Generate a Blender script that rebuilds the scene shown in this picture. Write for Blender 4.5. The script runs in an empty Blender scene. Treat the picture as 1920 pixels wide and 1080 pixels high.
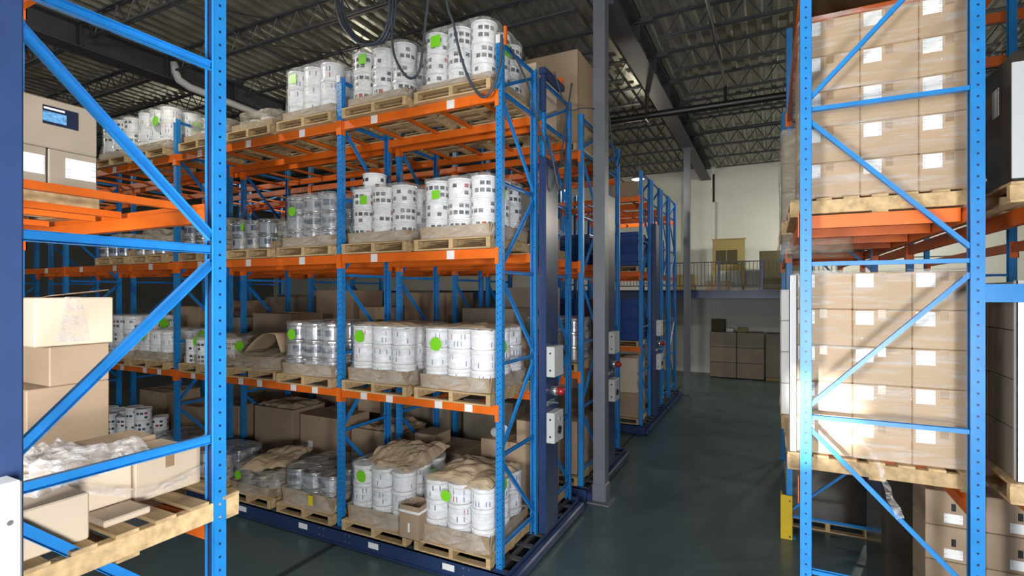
import bpy, math, random
from mathutils import Vector, Matrix, noise
random.seed(7)
S = bpy.context.scene
COL = S.collection
R = math.radians
PI = math.pi

# ------------------------------------------------------------------ camera
cd = bpy.data.cameras.new('camera'); cam = bpy.data.objects.new('camera', cd); COL.objects.link(cam)
cd.sensor_width = 36; cd.lens = 966.514 * 36 / 1920; cd.shift_y = 0.005
cd.clip_start = 0.05; cd.clip_end = 200
cam.location = (0, 0, 3.46); cam.rotation_euler = (R(90), 0, 0.4649)
S.camera = cam

# ------------------------------------------------------------------ world, large lights, exposure
W = bpy.data.worlds.new('world'); S.world = W; W.use_nodes = True
bg = W.node_tree.nodes['Background']; bg.inputs[0].default_value = (0.86, 0.93, 1.0, 1); bg.inputs[1].default_value = 0.15
S.view_settings.view_transform = 'Standard'; S.view_settings.look = 'None'
S.view_settings.gamma = 1; S.view_settings.use_curve_mapping = False
S.view_settings.exposure = 0.0

def area(name, loc, target, energy, sx, sy, col):
    l = bpy.data.lights.new(name, 'AREA'); l.shape = 'RECTANGLE'; l.size = sx; l.size_y = sy
    l.energy = energy; l.color = col
    o = bpy.data.objects.new(name, l); COL.objects.link(o); o.location = loc
    o.rotation_euler = (Vector(target) - Vector(loc)).to_track_quat('-Z', 'Y').to_euler()
    return o
# dock door daylight inferred behind the camera, then two added fill lights
area('dock_door_daylight', (-1.85, -1.6, 3.55), (-2.4, 5.5, 3.0), 310, 0.9, 0.9, (1.0, 0.97, 0.93))
area('soft_fill_wide', (1.2, -5.5, 3.2), (-1.0, 5.0, 2.2), 330, 4.0, 3.4, (0.93, 0.97, 1.0))  # large soft fill added behind the camera
area('low_fill_light', (1.3, -0.25, 2.45), (-2.6, 2.0, 2.1), 290, 0.7, 0.7, (1.0, 0.98, 0.95))  # low light added beside the camera to brighten the left cartons
sb = bpy.data.lights.new('sunbeam', 'SPOT'); sb.energy = 9000; sb.spot_size = R(6.4); sb.spot_blend = 0.8; sb.shadow_soft_size = 0.06; sb.color = (1.0, 0.97, 0.92)
sbo = bpy.data.objects.new('sunbeam', sb); COL.objects.link(sbo); sbo.location = (-1.2, -2.4, 2.9)
sbo.rotation_euler = (Vector((0.27, 4.6, 2.50)) - Vector((-1.2, -2.4, 2.9))).to_track_quat('-Z', 'Y').to_euler()

# ------------------------------------------------------------------ materials
MATS = {}
def nodes(name):
    m = bpy.data.materials.new(name); m.use_nodes = True
    return m, m.node_tree.nodes, m.node_tree.links, m.node_tree.nodes['Principled BSDF']
def mat(name, c, rough=0.5, metal=0.0, var=0.0, scale=3.0, rnd=0.0, bump=0.0, bscale=40.0, stretch=(1, 1, 1), c2=None, spec=0.5):
    m, N, L, P = nodes(name)
    P.inputs['Roughness'].default_value = rough; P.inputs['Metallic'].default_value = metal
    P.inputs['Specular IOR Level'].default_value = spec
    P.inputs['Base Color'].default_value = (*c, 1)
    out = None
    if var or bump:
        tc = N.new('ShaderNodeTexCoord'); mp = N.new('ShaderNodeMapping'); mp.inputs['Scale'].default_value = stretch
        L.new(tc.outputs['Object'], mp.inputs[0])
    if var:
        nz = N.new('ShaderNodeTexNoise'); nz.inputs['Scale'].default_value = scale; nz.inputs['Detail'].default_value = 6
        L.new(mp.outputs[0], nz.inputs['Vector'])
        mr = N.new('ShaderNodeMapRange'); mr.inputs[1].default_value = 0.3; mr.inputs[2].default_value = 0.7
        L.new(nz.outputs['Fac'], mr.inputs[0])
        mx = N.new('ShaderNodeMix'); mx.data_type = 'RGBA'
        d = c2 if c2 else tuple(x * (1 - var) for x in c)
        mx.inputs[6].default_value = (*c, 1); mx.inputs[7].default_value = (*d, 1)
        L.new(mr.outputs[0], mx.inputs[0]); out = mx.outputs[2]
    if rnd:
        oi = N.new('ShaderNodeObjectInfo'); hs = N.new('ShaderNodeHueSaturation')
        mr2 = N.new('ShaderNodeMapRange'); mr2.inputs[3].default_value = 1 - rnd; mr2.inputs[4].default_value = 1 + rnd
        L.new(oi.outputs['Random'], mr2.inputs[0]); L.new(mr2.outputs[0], hs.inputs['Value'])
        if out: L.new(out, hs.inputs['Color'])
        else: hs.inputs['Color'].default_value = (*c, 1)
        out = hs.outputs[0]
    if out: L.new(out, P.inputs['Base Color'])
    if bump:
        nb = N.new('ShaderNodeTexNoise'); nb.inputs['Scale'].default_value = bscale; nb.inputs['Detail'].default_value = 4
        L.new(mp.outputs[0], nb.inputs['Vector'])
        bp = N.new('ShaderNodeBump'); bp.inputs['Strength'].default_value = bump; bp.inputs['Distance'].default_value = 0.02
        L.new(nb.outputs['Fac'], bp.inputs['Height']); L.new(bp.outputs[0], P.inputs['Normal'])
    MATS[name] = m
    return m
def printed(name, base, ink, nu, nv, gx, gy, thr, accent=None, athr=0.93, rough=0.35, seed=0.0, metal=0.0):
    """flat print: a grid of inked cells on UV, chosen by white noise"""
    m, N, L, P = nodes(name)
    P.inputs['Roughness'].default_value = rough; P.inputs['Metallic'].default_value = metal
    def M(op, a, b=None):
        n = N.new('ShaderNodeMath'); n.operation = op
        for i, v in enumerate((a, b)):
            if v is None: continue
            if isinstance(v, (int, float)): n.inputs[i].default_value = v
            else: L.new(v, n.inputs[i])
        return n.outputs[0]
    uv = N.new('ShaderNodeUVMap'); sp = N.new('ShaderNodeSeparateXYZ'); L.new(uv.outputs[0], sp.inputs[0])
    oi = N.new('ShaderNodeObjectInfo')
    u = M('ADD', M('MULTIPLY', sp.outputs[0], nu), 0.0); v = M('MULTIPLY', sp.outputs[1], nv)
    fu, fv = M('FRACT', u), M('FRACT', v)
    inside = M('MULTIPLY', M('MULTIPLY', M('GREATER_THAN', fu, gx), M('LESS_THAN', fu, 1 - gx)),
               M('MULTIPLY', M('GREATER_THAN', fv, gy), M('LESS_THAN', fv, 1 - gy * 0.6)))
    cv = N.new('ShaderNodeCombineXYZ'); L.new(M('FLOOR', u), cv.inputs[0]); L.new(M('FLOOR', v), cv.inputs[1])
    L.new(M('ADD', M('MULTIPLY', oi.outputs['Random'], 37.0), seed), cv.inputs[2])
    wn = N.new('ShaderNodeTexWhiteNoise'); L.new(cv.outputs[0], wn.inputs['Vector'])
    f = M('MULTIPLY', inside, M('GREATER_THAN', wn.outputs['Value'], thr))
    mx = N.new('ShaderNodeMix'); mx.data_type = 'RGBA'
    mx.inputs[6].default_value = (*base, 1); mx.inputs[7].default_value = (*ink, 1); L.new(f, mx.inputs[0])
    o = mx.outputs[2]
    if accent:
        f2 = M('MULTIPLY', inside, M('GREATER_THAN', wn.outputs['Value'], athr))
        m2 = N.new('ShaderNodeMix'); m2.data_type = 'RGBA'; m2.inputs[7].default_value = (*accent, 1)
        L.new(o, m2.inputs[6]); L.new(f2, m2.inputs[0]); o = m2.outputs[2]
    L.new(o, P.inputs['Base Color'])
    MATS[name] = m
    return m
def film(name, tint, lo, hi, rough=0.14, scale=5.0, zs=2.6, t0=0.35, t1=0.72):
    """stretch film: mostly clear, crinkled and glossy"""
    m, N, L, P = nodes(name)
    P.inputs['Base Color'].default_value = (*tint, 1); P.inputs['Roughness'].default_value = rough
    P.inputs['Specular IOR Level'].default_value = 0.9
    tr = N.new('ShaderNodeBsdfTransparent'); ms = N.new('ShaderNodeMixShader')
    tc = N.new('ShaderNodeTexCoord'); mp = N.new('ShaderNodeMapping'); mp.inputs['Scale'].default_value = (1, 1, zs)
    mp.inputs['Rotation'].default_value = (0.3, 0.2, 0.1) if zs < 5 else (0.02, 0.05, 0.0)
    L.new(tc.outputs['Object'], mp.inputs[0])
    nz = N.new('ShaderNodeTexNoise'); nz.inputs['Scale'].default_value = scale; nz.inputs['Detail'].default_value = 5; nz.inputs['Distortion'].default_value = 1.2
    L.new(mp.outputs[0], nz.inputs['Vector'])
    mr = N.new('ShaderNodeMapRange'); mr.inputs[1].default_value = t0; mr.inputs[2].default_value = t1; mr.inputs[3].default_value = lo; mr.inputs[4].default_value = hi
    L.new(nz.outputs['Fac'], mr.inputs[0]); L.new(mr.outputs[0], ms.inputs[0])
    nb = N.new('ShaderNodeTexNoise'); nb.inputs['Scale'].default_value = scale * 3; nb.inputs['Detail'].default_value = 3; nb.inputs['Distortion'].default_value = 2
    L.new(mp.outputs[0], nb.inputs['Vector'])
    bp = N.new('ShaderNodeBump'); bp.inputs['Strength'].default_value = 0.6; bp.inputs['Distance'].default_value = 0.03
    L.new(nb.outputs['Fac'], bp.inputs['Height']); L.new(bp.outputs[0], P.inputs['Normal'])
    L.new(tr.outputs[0], ms.inputs[1]); L.new(P.outputs[0], ms.inputs[2])
    L.new(ms.outputs[0], N['Material Output'].inputs['Surface'])
    MATS[name] = m
    return m
def emit(name, c, s):
    m, N, L, P = nodes(name)
    P.inputs['Base Color'].default_value = (*c, 1); P.inputs['Emission Color'].default_value = (*c, 1); P.inputs['Emission Strength'].default_value = s
    MATS[name] = m; return m

BLUE = mat('blue_paint', (0.018, 0.235, 0.64), 0.36, var=0.18, scale=6, rnd=0.06)
ORANGE = mat('orange_paint', (0.80, 0.155, 0.012), 0.4, var=0.15, scale=5, rnd=0.06)
RUST = mat('red_orange_paint', (0.50, 0.07, 0.012), 0.45, var=0.2, scale=6)
NAVY = mat('navy_paint', (0.022, 0.045, 0.13), 0.33, var=0.2, scale=4)
GREYSTEEL = mat('grey_steel_paint', (0.14, 0.15, 0.185), 0.45, var=0.15, scale=3)
DARKSTEEL = mat('dark_steel_paint', (0.055, 0.058, 0.07), 0.5, var=0.2, scale=3)
DECK = mat('galvanised_deck', (0.36, 0.36, 0.30), 0.34, 0.55, var=0.35, scale=1.2)
BLACKPIPE = mat('black_pipe', (0.012, 0.012, 0.013), 0.4)
FLOORM = mat('sealed_concrete', (0.072, 0.112, 0.122), 0.30, var=0.45, scale=0.9, c2=(0.046, 0.076, 0.086), bump=0.05, bscale=12)
GROOVE = mat('floor_groove', (0.012, 0.014, 0.015), 0.6)
WALLM = mat('white_wall', (0.78, 0.80, 0.76), 0.8, var=0.1, scale=0.6)
WALLD = mat('grey_block_wall', (0.16, 0.16, 0.16), 0.85, var=0.2, scale=0.8)
WOOD = mat('pallet_wood', (0.62, 0.44, 0.235), 0.75, var=0.4, scale=2.2, rnd=0.16, stretch=(1.2, 9, 9), bump=0.25, bscale=9)
KRAFT = mat('kraft_carton', (0.375, 0.275, 0.19), 0.7, var=0.14, scale=2.5, rnd=0.10)
KRAFTL = mat('light_kraft_carton', (0.66, 0.55, 0.43), 0.65, var=0.08, scale=2.0, rnd=0.05)
KRAFTP = mat('kraft_paper', (0.52, 0.40, 0.27), 0.72, var=0.25, scale=4)
TRAY = mat('tray_board', (0.42, 0.31, 0.20), 0.65, var=0.25, scale=5, rnd=0.1)
DARKIN = mat('carton_inside', (0.24, 0.155, 0.09), 0.85)
TAPE = mat('parcel_tape', (0.33, 0.22, 0.13), 0.25)
PAPER = printed('paper_label', (0.86, 0.87, 0.88), (0.58, 0.60, 0.64), 9, 6, 0.06, 0.32, 0.5, rough=0.6)
BLANK = mat('blank_paper', (0.80, 0.82, 0.83), 0.6)
BEAML = printed('beam_label', (0.78, 0.80, 0.82), (0.10, 0.13, 0.25), 4, 2, 0.16, 0.22, 0.38, rough=0.5)
BASEL = printed('base_label', (0.80, 0.82, 0.84), (0.30, 0.33, 0.38), 6, 2, 0.14, 0.36, 0.3, rough=0.5)
PAILW = mat('white_pail_plastic', (0.80, 0.82, 0.86), 0.25, rnd=0.04)
PAILT = mat('tin_metal', (0.55, 0.57, 0.60), 0.22, 0.85, rnd=0.1)
PR_A = printed('pail_print_squares', (0.80, 0.82, 0.86), (0.055, 0.065, 0.10), 13, 2, 0.13, 0.27, 0.36, (0.42, 0.03, 0.03), 0.965)
PR_B = printed('pail_print_marks', (0.82, 0.84, 0.90), (0.12, 0.16, 0.30), 22, 2, 0.34, 0.16, 0.74, (0.62, 0.03, 0.03), 0.985, seed=3.0)
PR_C = printed('tin_print', (0.55, 0.58, 0.64), (0.16, 0.19, 0.27), 9, 1, 0.06, 0.30, 0.45, None, rough=0.2, metal=0.6, seed=5.0)
GREEN = mat('green_sticker', (0.20, 0.66, 0.02), 0.4)
YELLOW = mat('yellow_paint', (0.72, 0.50, 0.02), 0.45, var=0.15, scale=8)
YTAG = mat('yellow_tag', (0.78, 0.62, 0.03), 0.5)
FILM = film('stretch_film', (0.84, 0.85, 0.85), 0.05, 0.40, rough=0.10)
FILMS = film('taut_film_glint_streaks', (0.88, 0.87, 0.86), 0.015, 0.46, rough=0.07, scale=1.9, zs=8.0, t0=0.46, t1=0.76)  # whitish noise streaks stand in for glints on the film
FILMB = film('dusty_stretch_film', (0.66, 0.60, 0.50), 0.14, 0.55)
FILMH = film('bunched_film', (0.85, 0.85, 0.87), 0.06, 0.55, rough=0.1, scale=9)
BOXG = mat('control_box_grey', (0.52, 0.54, 0.55), 0.4, var=0.06, scale=5)
SCREW = mat('black_plastic', (0.015, 0.015, 0.017), 0.4)
CHROME = mat('bright_metal', (0.75, 0.75, 0.75), 0.2, 0.9)
REDP = mat('red_lens', (0.30, 0.015, 0.02), 0.2)
CABLE = mat('cable_rubber', (0.045, 0.058, 0.085), 0.42)
BLUEBIN = mat('blue_plastic', (0.010, 0.055, 0.26), 0.4, var=0.2, scale=4)
WHITEC = mat('white_board', (0.80, 0.81, 0.82), 0.5)
PIPEW = mat('white_pipe_paint', (0.55, 0.57, 0.58), 0.45)
BOARDY = mat('yellow_board', (0.33, 0.26, 0.10), 0.7)
BOARDD = mat('olive_board', (0.06, 0.052, 0.022), 0.7)
CRATE = mat('grey_brown_carton', (0.30, 0.255, 0.20), 0.6, var=0.18, scale=3, rnd=0.08)
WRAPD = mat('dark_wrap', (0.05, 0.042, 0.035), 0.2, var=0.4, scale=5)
LBLUE = printed('blue_black_print', (0.012, 0.016, 0.035), (0.20, 0.45, 0.78), 3, 3, 0.04, 0.16, 0.62, (0.8, 0.85, 0.9), 0.86, rough=0.3)
WHITEPR = printed('white_carton_print', (0.80, 0.80, 0.82), (0.36, 0.30, 0.30), 2, 1, 0.22, 0.25, 0.3, rough=0.5)
LAMP_ON = emit('lamp_tube', (1.0, 0.97, 0.88), 14.0)

# ------------------------------------------------------------------ mesh tools
class MB:
    def __init__(s): s.v, s.f, s.uv = [], [], None
    def box(s, x0, x1, y0, y1, z0, z1, M=None):
        b = len(s.v)
        p = [(x0, y0, z0), (x1, y0, z0), (x1, y1, z0), (x0, y1, z0), (x0, y0, z1), (x1, y0, z1), (x1, y1, z1), (x0, y1, z1)]
        s.v += [tuple(M @ Vector(q)) for q in p] if M else p
        s.f += [tuple(b + i for i in q) for q in ((0, 3, 2, 1), (4, 5, 6, 7), (0, 1, 5, 4), (1, 2, 6, 5), (2, 3, 7, 6), (3, 0, 4, 7))]
        return s
    def cham(s, x0, x1, y0, y1, z0, z1, c=0.006):
        """box with chamfered edges"""
        b = len(s.v); ids = {}
        for ix, x in enumerate((x0, x1)):
            for iy, y in enumerate((y0, y1)):
                for iz, z in enumerate((z0, z1)):
                    sx, sy, sz = (c if ix == 0 else -c), (c if iy == 0 else -c), (c if iz == 0 else -c)
                    for a, p in enumerate(((x, y + sy, z + sz), (x + sx, y, z + sz), (x + sx, y + sy, z))):
                        ids[ix, iy, iz, a] = len(s.v); s.v.append(p)
        def q(*k): s.f.append(tuple(ids[i] for i in k))
        def rot(ax, i, j, k):
            return (i, j, k) if ax == 0 else ((k, i, j) if ax == 1 else (j, k, i))
        for a in range(3):
            for i in (0, 1):
                r = [rot(a, i, j, k) + (a,) for j, k in ((0, 0), (1, 0), (1, 1), (0, 1))]
                q(*(r if i else r[::-1]))
            bb = (a + 1) % 3
            for i in (0, 1):
                for j in (0, 1):
                    # edge between face a side i and face bb side j
                    def key(k, f): return rot(a, i, j, k) + (f,)
                    r = [key(0, a), key(0, bb), key(1, bb), key(1, a)]
                    q(*(r if i == j else r[::-1]))
        for i in (0, 1):
            for j in (0, 1):
                for k in (0, 1):
                    r = [(i, j, k, 0), (i, j, k, 1), (i, j, k, 2)]
                    q(*(r if (i + j + k) % 2 else r[::-1]))
        return s
    def prism(s, pts, a, b):
        """extrude closed 2-D profile pts (in the local frame of a->b) along a->b"""
        a, b = Vector(a), Vector(b); d = (b - a).normalized()
        up = Vector((1, 0, 0)) if abs(d.x) < 0.8 else Vector((0, 0, 1))
        e1 = (up - d * up.dot(d)).normalized(); e2 = d.cross(e1)
        n = len(pts); k = len(s.v)
        for o in (a, b):
            for (u, w) in pts: s.v.append(tuple(o + e1 * u + e2 * w))
        for i in range(n): j = (i + 1) % n; s.f.append((k + i, k + j, k + n + j, k + n + i))
        s.f.append(tuple(k + i for i in reversed(range(n)))); s.f.append(tuple(k + n + i for i in range(n)))
        return s
    def rod(s, a, b, r, n=8):
        return s.prism([(r * math.cos(2 * PI * i / n), r * math.sin(2 * PI * i / n)) for i in range(n)], a, b)
    def tube(s, pts, r, n=8):
        pts = [Vector(p) for p in pts]; k = len(s.v); prev = None
        for i, p in enumerate(pts):
            d = (pts[min(i + 1, len(pts) - 1)] - pts[max(i - 1, 0)]).normalized()
            if prev is None: prev = d.orthogonal().normalized()
            e1 = (prev - d * prev.dot(d)).normalized(); e2 = d.cross(e1); prev = e1
            for j in range(n):
                t = 2 * PI * j / n; s.v.append(tuple(p + e1 * r * math.cos(t) + e2 * r * math.sin(t)))
        for i in range(len(pts) - 1):
            for j in range(n):
                jj = (j + 1) % n; s.f.append((k + i * n + j, k + i * n + jj, k + (i + 1) * n + jj, k + (i + 1) * n + j))
        s.f.append(tuple(k + j for j in reversed(range(n)))); s.f.append(tuple(k + (len(pts) - 1) * n + j for j in range(n)))
        return s
    def lathe(s, prof, n=20, caps=True):
        k = len(s.v)
        for (r, z) in prof:
            for j in range(n): t = 2 * PI * j / n; s.v.append((r * math.cos(t), r * math.sin(t), z))
        for i in range(len(prof) - 1):
            for j in range(n):
                jj = (j + 1) % n; s.f.append((k + i * n + j, k + i * n + jj, k + (i + 1) * n + jj, k + (i + 1) * n + j))
        if caps:
            s.f.append(tuple(k + j for j in reversed(range(n)))); s.f.append(tuple(k + (len(prof) - 1) * n + j for j in range(n)))
        return s
    def grid(s, fn, nu, nv, closed=False):
        k = len(s.v); w = nu if closed else nu + 1
        for j in range(nv + 1):
            for i in range(w): s.v.append(tuple(fn(i / nu, j / nv)))
        for j in range(nv):
            for i in range(nu):
                ii = (i + 1) % w; s.f.append((k + j * w + i, k + j * w + ii, k + (j + 1) * w + ii, k + (j + 1) * w + i))
        return s
    def mesh(s, name, m, smooth=False, uvfn=None):
        me = bpy.data.meshes.new(name); me.from_pydata(s.v, [], s.f)
        me.materials.append(m)
        if smooth: me.polygons.foreach_set('use_smooth', [True] * len(me.polygons))
        if uvfn:
            ul = me.uv_layers.new(name='UVMap')
            for p in me.polygons:
                us = [uvfn(me.vertices[v].co) for v in p.vertices]
                if max(u[0] for u in us) - min(u[0] for u in us) > 0.5:
                    us = [(u[0] + 1 if u[0] < 0.5 else u[0], u[1]) for u in us]
                for li, u in zip(p.loop_indices, us): ul.data[li].uv = u
        me.update(); return me
CACHE = {}
def cached(key, fn):
    if key not in CACHE: CACHE[key] = fn()
    return CACHE[key]
def put(name, me, parent=None, loc=(0, 0, 0), rot=(0, 0, 0)):
    o = bpy.data.objects.new(name, me); COL.objects.link(o)
    o.location = loc; o.rotation_euler = rot
    if parent: o.parent = parent
    return o
def tag(o, label, cat, group=None):
    o['label'] = label; o['category'] = cat
    if group: o['group'] = group
    return o
def thing(name, label, cat, loc=(0, 0, 0), rz=0, group=None):
    return tag(put(name, None, None, loc, (0, 0, rz)), label, cat, group)
def struct(o): o['kind'] = 'structure'; return o

# ------------------------------------------------------------------ building shell
fl = MB().box(-30, 12, -9, 23.9, -0.2, 0.0)
floor = struct(put('floor', fl.mesh('floor', FLOORM)))
for x in (-5.36, -9.2, -13.0):      # recessed guide tracks of the mobile racks, running across the aisles
    put('guide_track', cached('track', lambda: MB().box(-0.022, 0.022, -4, 20, 0, 0.004).box(-0.05, -0.04, -4, 20, 0, 0.003).box(0.04, 0.05, -4, 20, 0, 0.003).mesh('guide_track', GROOVE)), floor, (x, 0, 0))
put('guide_track', MB().box(-0.02, 0.02, 7.9, 20, 0, 0.004).mesh('guide_track', GROOVE), floor, (-2.98, 0, 0))
wb = MB().box(-30, 12, 23.9, 24.1, 0, 9.2)
wall_back = struct(put('wall_back', wb.mesh('wall_back', WALLM)))
put('pilaster', MB().cham(-3.4, -2.24, 23.78, 23.9, 0, 8.9).mesh('pilaster', WALLM), wall_back)
put('conduit', MB().rod((-2.05, 23.86, 3.7), (-2.05, 23.86, 7.4), 0.05).mesh('conduit', PIPEW), wall_back)
put('conduit', MB().rod((-2.2, 23.84, 7.4), (-2.2, 23.84, 8.6), 0.045).mesh('conduit', BLACKPIPE), wall_back)
struct(put('wall_left', MB().box(-30.2, -30, -9, 24, 0, 9.2).mesh('wall_left', WALLD)))
struct(put('wall_right', MB().box(12, 12.2, -9, 24, 0, 9.2).mesh('wall_right', WALLD)))

# ceiling: ribbed metal deck (ribs along Y), joists along X, girders along Y
ck = MB(); x = -30.0; pz = 8.98
prof = []
while x < 12:
    prof += [(x, pz), (x + 0.14, pz), (x + 0.17, pz - 0.075), (x + 0.26, pz - 0.075), (x + 0.29, pz)]; x += 0.29
for i, (px, z) in enumerate(prof):
    ck.v += [(px, -9, z), (px, 24, z)]
    if i and abs(px - prof[i - 1][0]) > 1e-4: ck.f.append((2 * i - 2, 2 * i - 1, 2 * i + 1, 2 * i))
ck.box(-30, 12, -9, 24, 9.0, 9.1)
ceiling = struct(put('ceiling', ck.mesh('ceiling', DECK)))
def joist_mesh():
    b = MB(); l = 9.75
    for y in (-0.05, 0.02):
        b.box(0.1, l, y, y + 0.035, 8.865, 8.90); b.box(0.5, l - 0.4, y, y + 0.035, 8.44, 8.475)
    n = 16; dx = (l - 0.7) / n
    for i in range(n):
        x0 = 0.35 + i * dx
        b.rod((x0, 0, 8.87), (x0 + dx / 2, 0, 8.46), 0.014, 5); b.rod((x0 + dx / 2, 0, 8.46), (x0 + dx, 0, 8.87), 0.014, 5)
    b.box(0.02, 0.4, -0.06, 0.06, 8.80, 8.90); b.box(l - 0.3, l + 0.08, -0.06, 0.06, 8.80, 8.90)
    return b.mesh('roof_joist', DARKSTEEL)  # dark colour stands in for the joists being unlit
GX = (-22.4, -12.45, -2.5, 7.45)
for gi in range(3):
    for k in range(13):
        put('roof_joist', cached('joist', joist_mesh), ceiling, (GX[gi] + 0.04, 2.0 + k * 1.66, 0))
    for dx in (3.3, 6.6):
        put('bridging_bar', cached('bridge', lambda: MB().box(-0.02, 0.02, -2, 23.5, 8.41, 8.44).mesh('bridging_bar', DARKSTEEL)), ceiling, (GX[gi] + dx, 0, 0))
        br = MB()
        for k in range(12):
            br.rod((0, 2.03 + k * 1.66, 8.38), (0, 3.62 + k * 1.66, 8.86), 0.012, 4)
        put('cross_bridging', br.mesh('cross_bridging', DARKSTEEL), ceiling, (GX[gi] + dx + 0.3, 0, 0))
def girder_mesh():
    return MB().box(-0.2, 0.2, -9, 23.88, 8.35, 8.38).box(-0.2, 0.2, -9, 23.88, 8.83, 8.86).box(-0.012, 0.012, -9, 23.88, 8.38, 8.83).mesh('girder', DARKSTEEL)
for gx in GX:
    put('girder', cached('girder', girder_mesh), ceiling, (gx, 0, 0))
    for k in range(13): put('stiffener', cached('stiff', lambda: MB().box(-0.18, 0.18, -0.008, 0.008, 8.38, 8.83).mesh('stiffener', DARKSTEEL)), ceiling, (gx, 2.0 + k * 1.66, 0))
# sprinkler mains and a drain pipe
tag(put('sprinkler_main', MB().rod((-12.3, 12.6, 7.78), (9, 12.85, 7.78), 0.085, 12).box(-2.72, -2.68, 12.6, 12.9, 7.68, 8.34).mesh('sprinkler_main', BLACKPIPE)), 'thick black sprinkler main crossing under the dark roof girder', 'pipe')
tag(put('sprinkler_branch', MB().rod((-0.92, 1, 8.2), (-0.92, 12.7, 8.2), 0.035, 8).rod((-0.92, 12.7, 8.2), (-0.92, 12.7, 7.78), 0.035, 8).mesh('sprinkler_branch', BLACKPIPE)), 'thin black sprinkler branch running lengthwise below the roof joists', 'pipe')
tag(put('drain_pipe', MB().tube([(-12.15, 7.05, 8.72), (-12.15, 7.08, 8.5), (-12.15, 7.15, 8.36), (-12.15, 7.4, 8.28), (-12.15, 9.6, 8.2), (-12.15, 12.5, 8.1)], 0.085, 12).mesh('drain_pipe', PIPEW, True)), 'white bent drain pipe below the dark girder at upper left', 'pipe')

# building columns
def column_mesh():
    b = MB()
    b.box(-0.1, 0.1, -0.11, -0.1, 0.02, 8.35).box(-0.1, 0.1, 0.1, 0.11, 0.02, 8.35).box(-0.008, 0.008, -0.1, 0.1, 0.02, 8.35)
    b.box(-0.1, -0.09, -0.1, 0.1, 0.02, 8.35).box(0.09, 0.1, -0.1, 0.1, 0.02, 8.35)
    return b.mesh('column_shaft', GREYSTEEL)
for y, lab in ((8.32, 'grey steel building column beside the end of the pail rack'), (18.22, 'far grey steel column standing in front of the mezzanine'), ):
    c = thing('steel_column', lab, 'column', (-2.52, y, 0), 0, 'building columns')
    put('shaft', cached('col', column_mesh), c)
    put('base_plate', cached('colb', lambda: MB().cham(-0.19, 0.19, -0.19, 0.19, 0, 0.025, 0.004).mesh('base_plate', GREYSTEEL)), c)
    put('cap_plate', cached('colc', lambda: MB().cham(-0.17, 0.17, -0.19, 0.19, 8.33, 8.35, 0.004).mesh('cap_plate', GREYSTEEL)), c)
    put('grout_pad', cached('colg', lambda: MB().cham(-0.12, 0.12, -0.13, 0.13, 0.025, 0.32, 0.02).mesh('grout_pad', GREYSTEEL)), c)

# mezzanine along the back wall
mz = thing('mezzanine', 'dark blue edged mezzanine floor with railing on the back wall', 'mezzanine', (0, 0, 0))
put('edge_beam', MB().box(-20, 11.9, 20.9, 21.05, 3.27, 3.58).box(-20, 11.9, 20.82, 20.9, 3.27, 3.30).box(-20, 11.9, 20.82, 20.9, 3.55, 3.58).mesh('edge_beam', NAVY), mz)
put('deck', MB().box(-20, 11.9, 21.05, 23.85, 3.5, 3.58).mesh('deck', DARKSTEEL), mz)
for zz in (4.62, 3.72): put('rail', MB().box(-6, 6, 20.97, 21.01, zz, zz + 0.04).mesh('rail', DARKSTEEL), mz)
bal = cached('bal', lambda: MB().rod((0, 0, 0), (0, 0, 0.9), 0.012, 5).mesh('baluster', DARKSTEEL))
for i in range(62): put('baluster', bal, mz, (-5.9 + i * 0.13, 20.99, 3.74))
for px in (-4.6, -2.95, -1.75, -0.3, 1.3): put('rail_post', cached('rp', lambda: MB().box(-0.05, 0.05, -0.03, 0.03, 0, 1.1).mesh('rail_post', NAVY)), mz, (px, 21.02, 3.58))

def simplebox(name, mesh_mat, x0, x1, y0, y1, z0, z1, label, cat, c=0.01, group=None):
    o = put(name, MB().cham(-(x1 - x0) / 2, (x1 - x0) / 2, -(y1 - y0) / 2, (y1 - y0) / 2, 0, z1 - z0, c).mesh(name, mesh_mat), None, ((x0 + x1) / 2, (y0 + y1) / 2, z0))
    return tag(o, label, cat, group)

hb = thing('notice_board', 'yellow brown framed board with dark panels above the mezzanine railing', 'board', (-1.52, 22.6, 3.58))
put('panel', MB().cham(-0.6, 0.6, -0.04, 0.04, 0.85, 2.05).mesh('panel', BOARDY), hb)
for dx in (-0.28, 0.14): put('dark_panel', cached('dp', lambda: MB().cham(-0.19, 0.19, -0.06, -0.04, 1.05, 1.62, 0.005).mesh('dark_panel', BOARDD)), hb, (dx, 0, 0))
for dx in (-0.54, 0.54): put('leg', cached('nbleg', lambda: MB().box(-0.04, 0.04, -0.04, 0.04, 0, 0.9).mesh('leg', BOARDY)), hb, (dx, 0, 0))
put('frame', MB().box(-0.64, 0.64, -0.07, 0.02, 0.79, 0.86).box(-0.64, 0.64, -0.07, 0.02, 2.05, 2.09).mesh('frame', BOARDY), hb)
simplebox('crate', BOARDD, -0.38, 1.3, 21.6, 22.6, 3.58, 5.05, 'dark olive crate standing on the mezzanine at the right', 'crate')
simplebox('carton', BOARDY, -3.4, -2.7, 21.4, 22.0, 3.58, 4.2, 'small yellowish carton on the mezzanine beside the far column', 'carton')
simplebox('carton', KRAFT, -2.3, -1.4, 21.6, 22.2, 3.58, 3.95, 'low brown carton lying behind the mezzanine balusters', 'carton')
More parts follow.
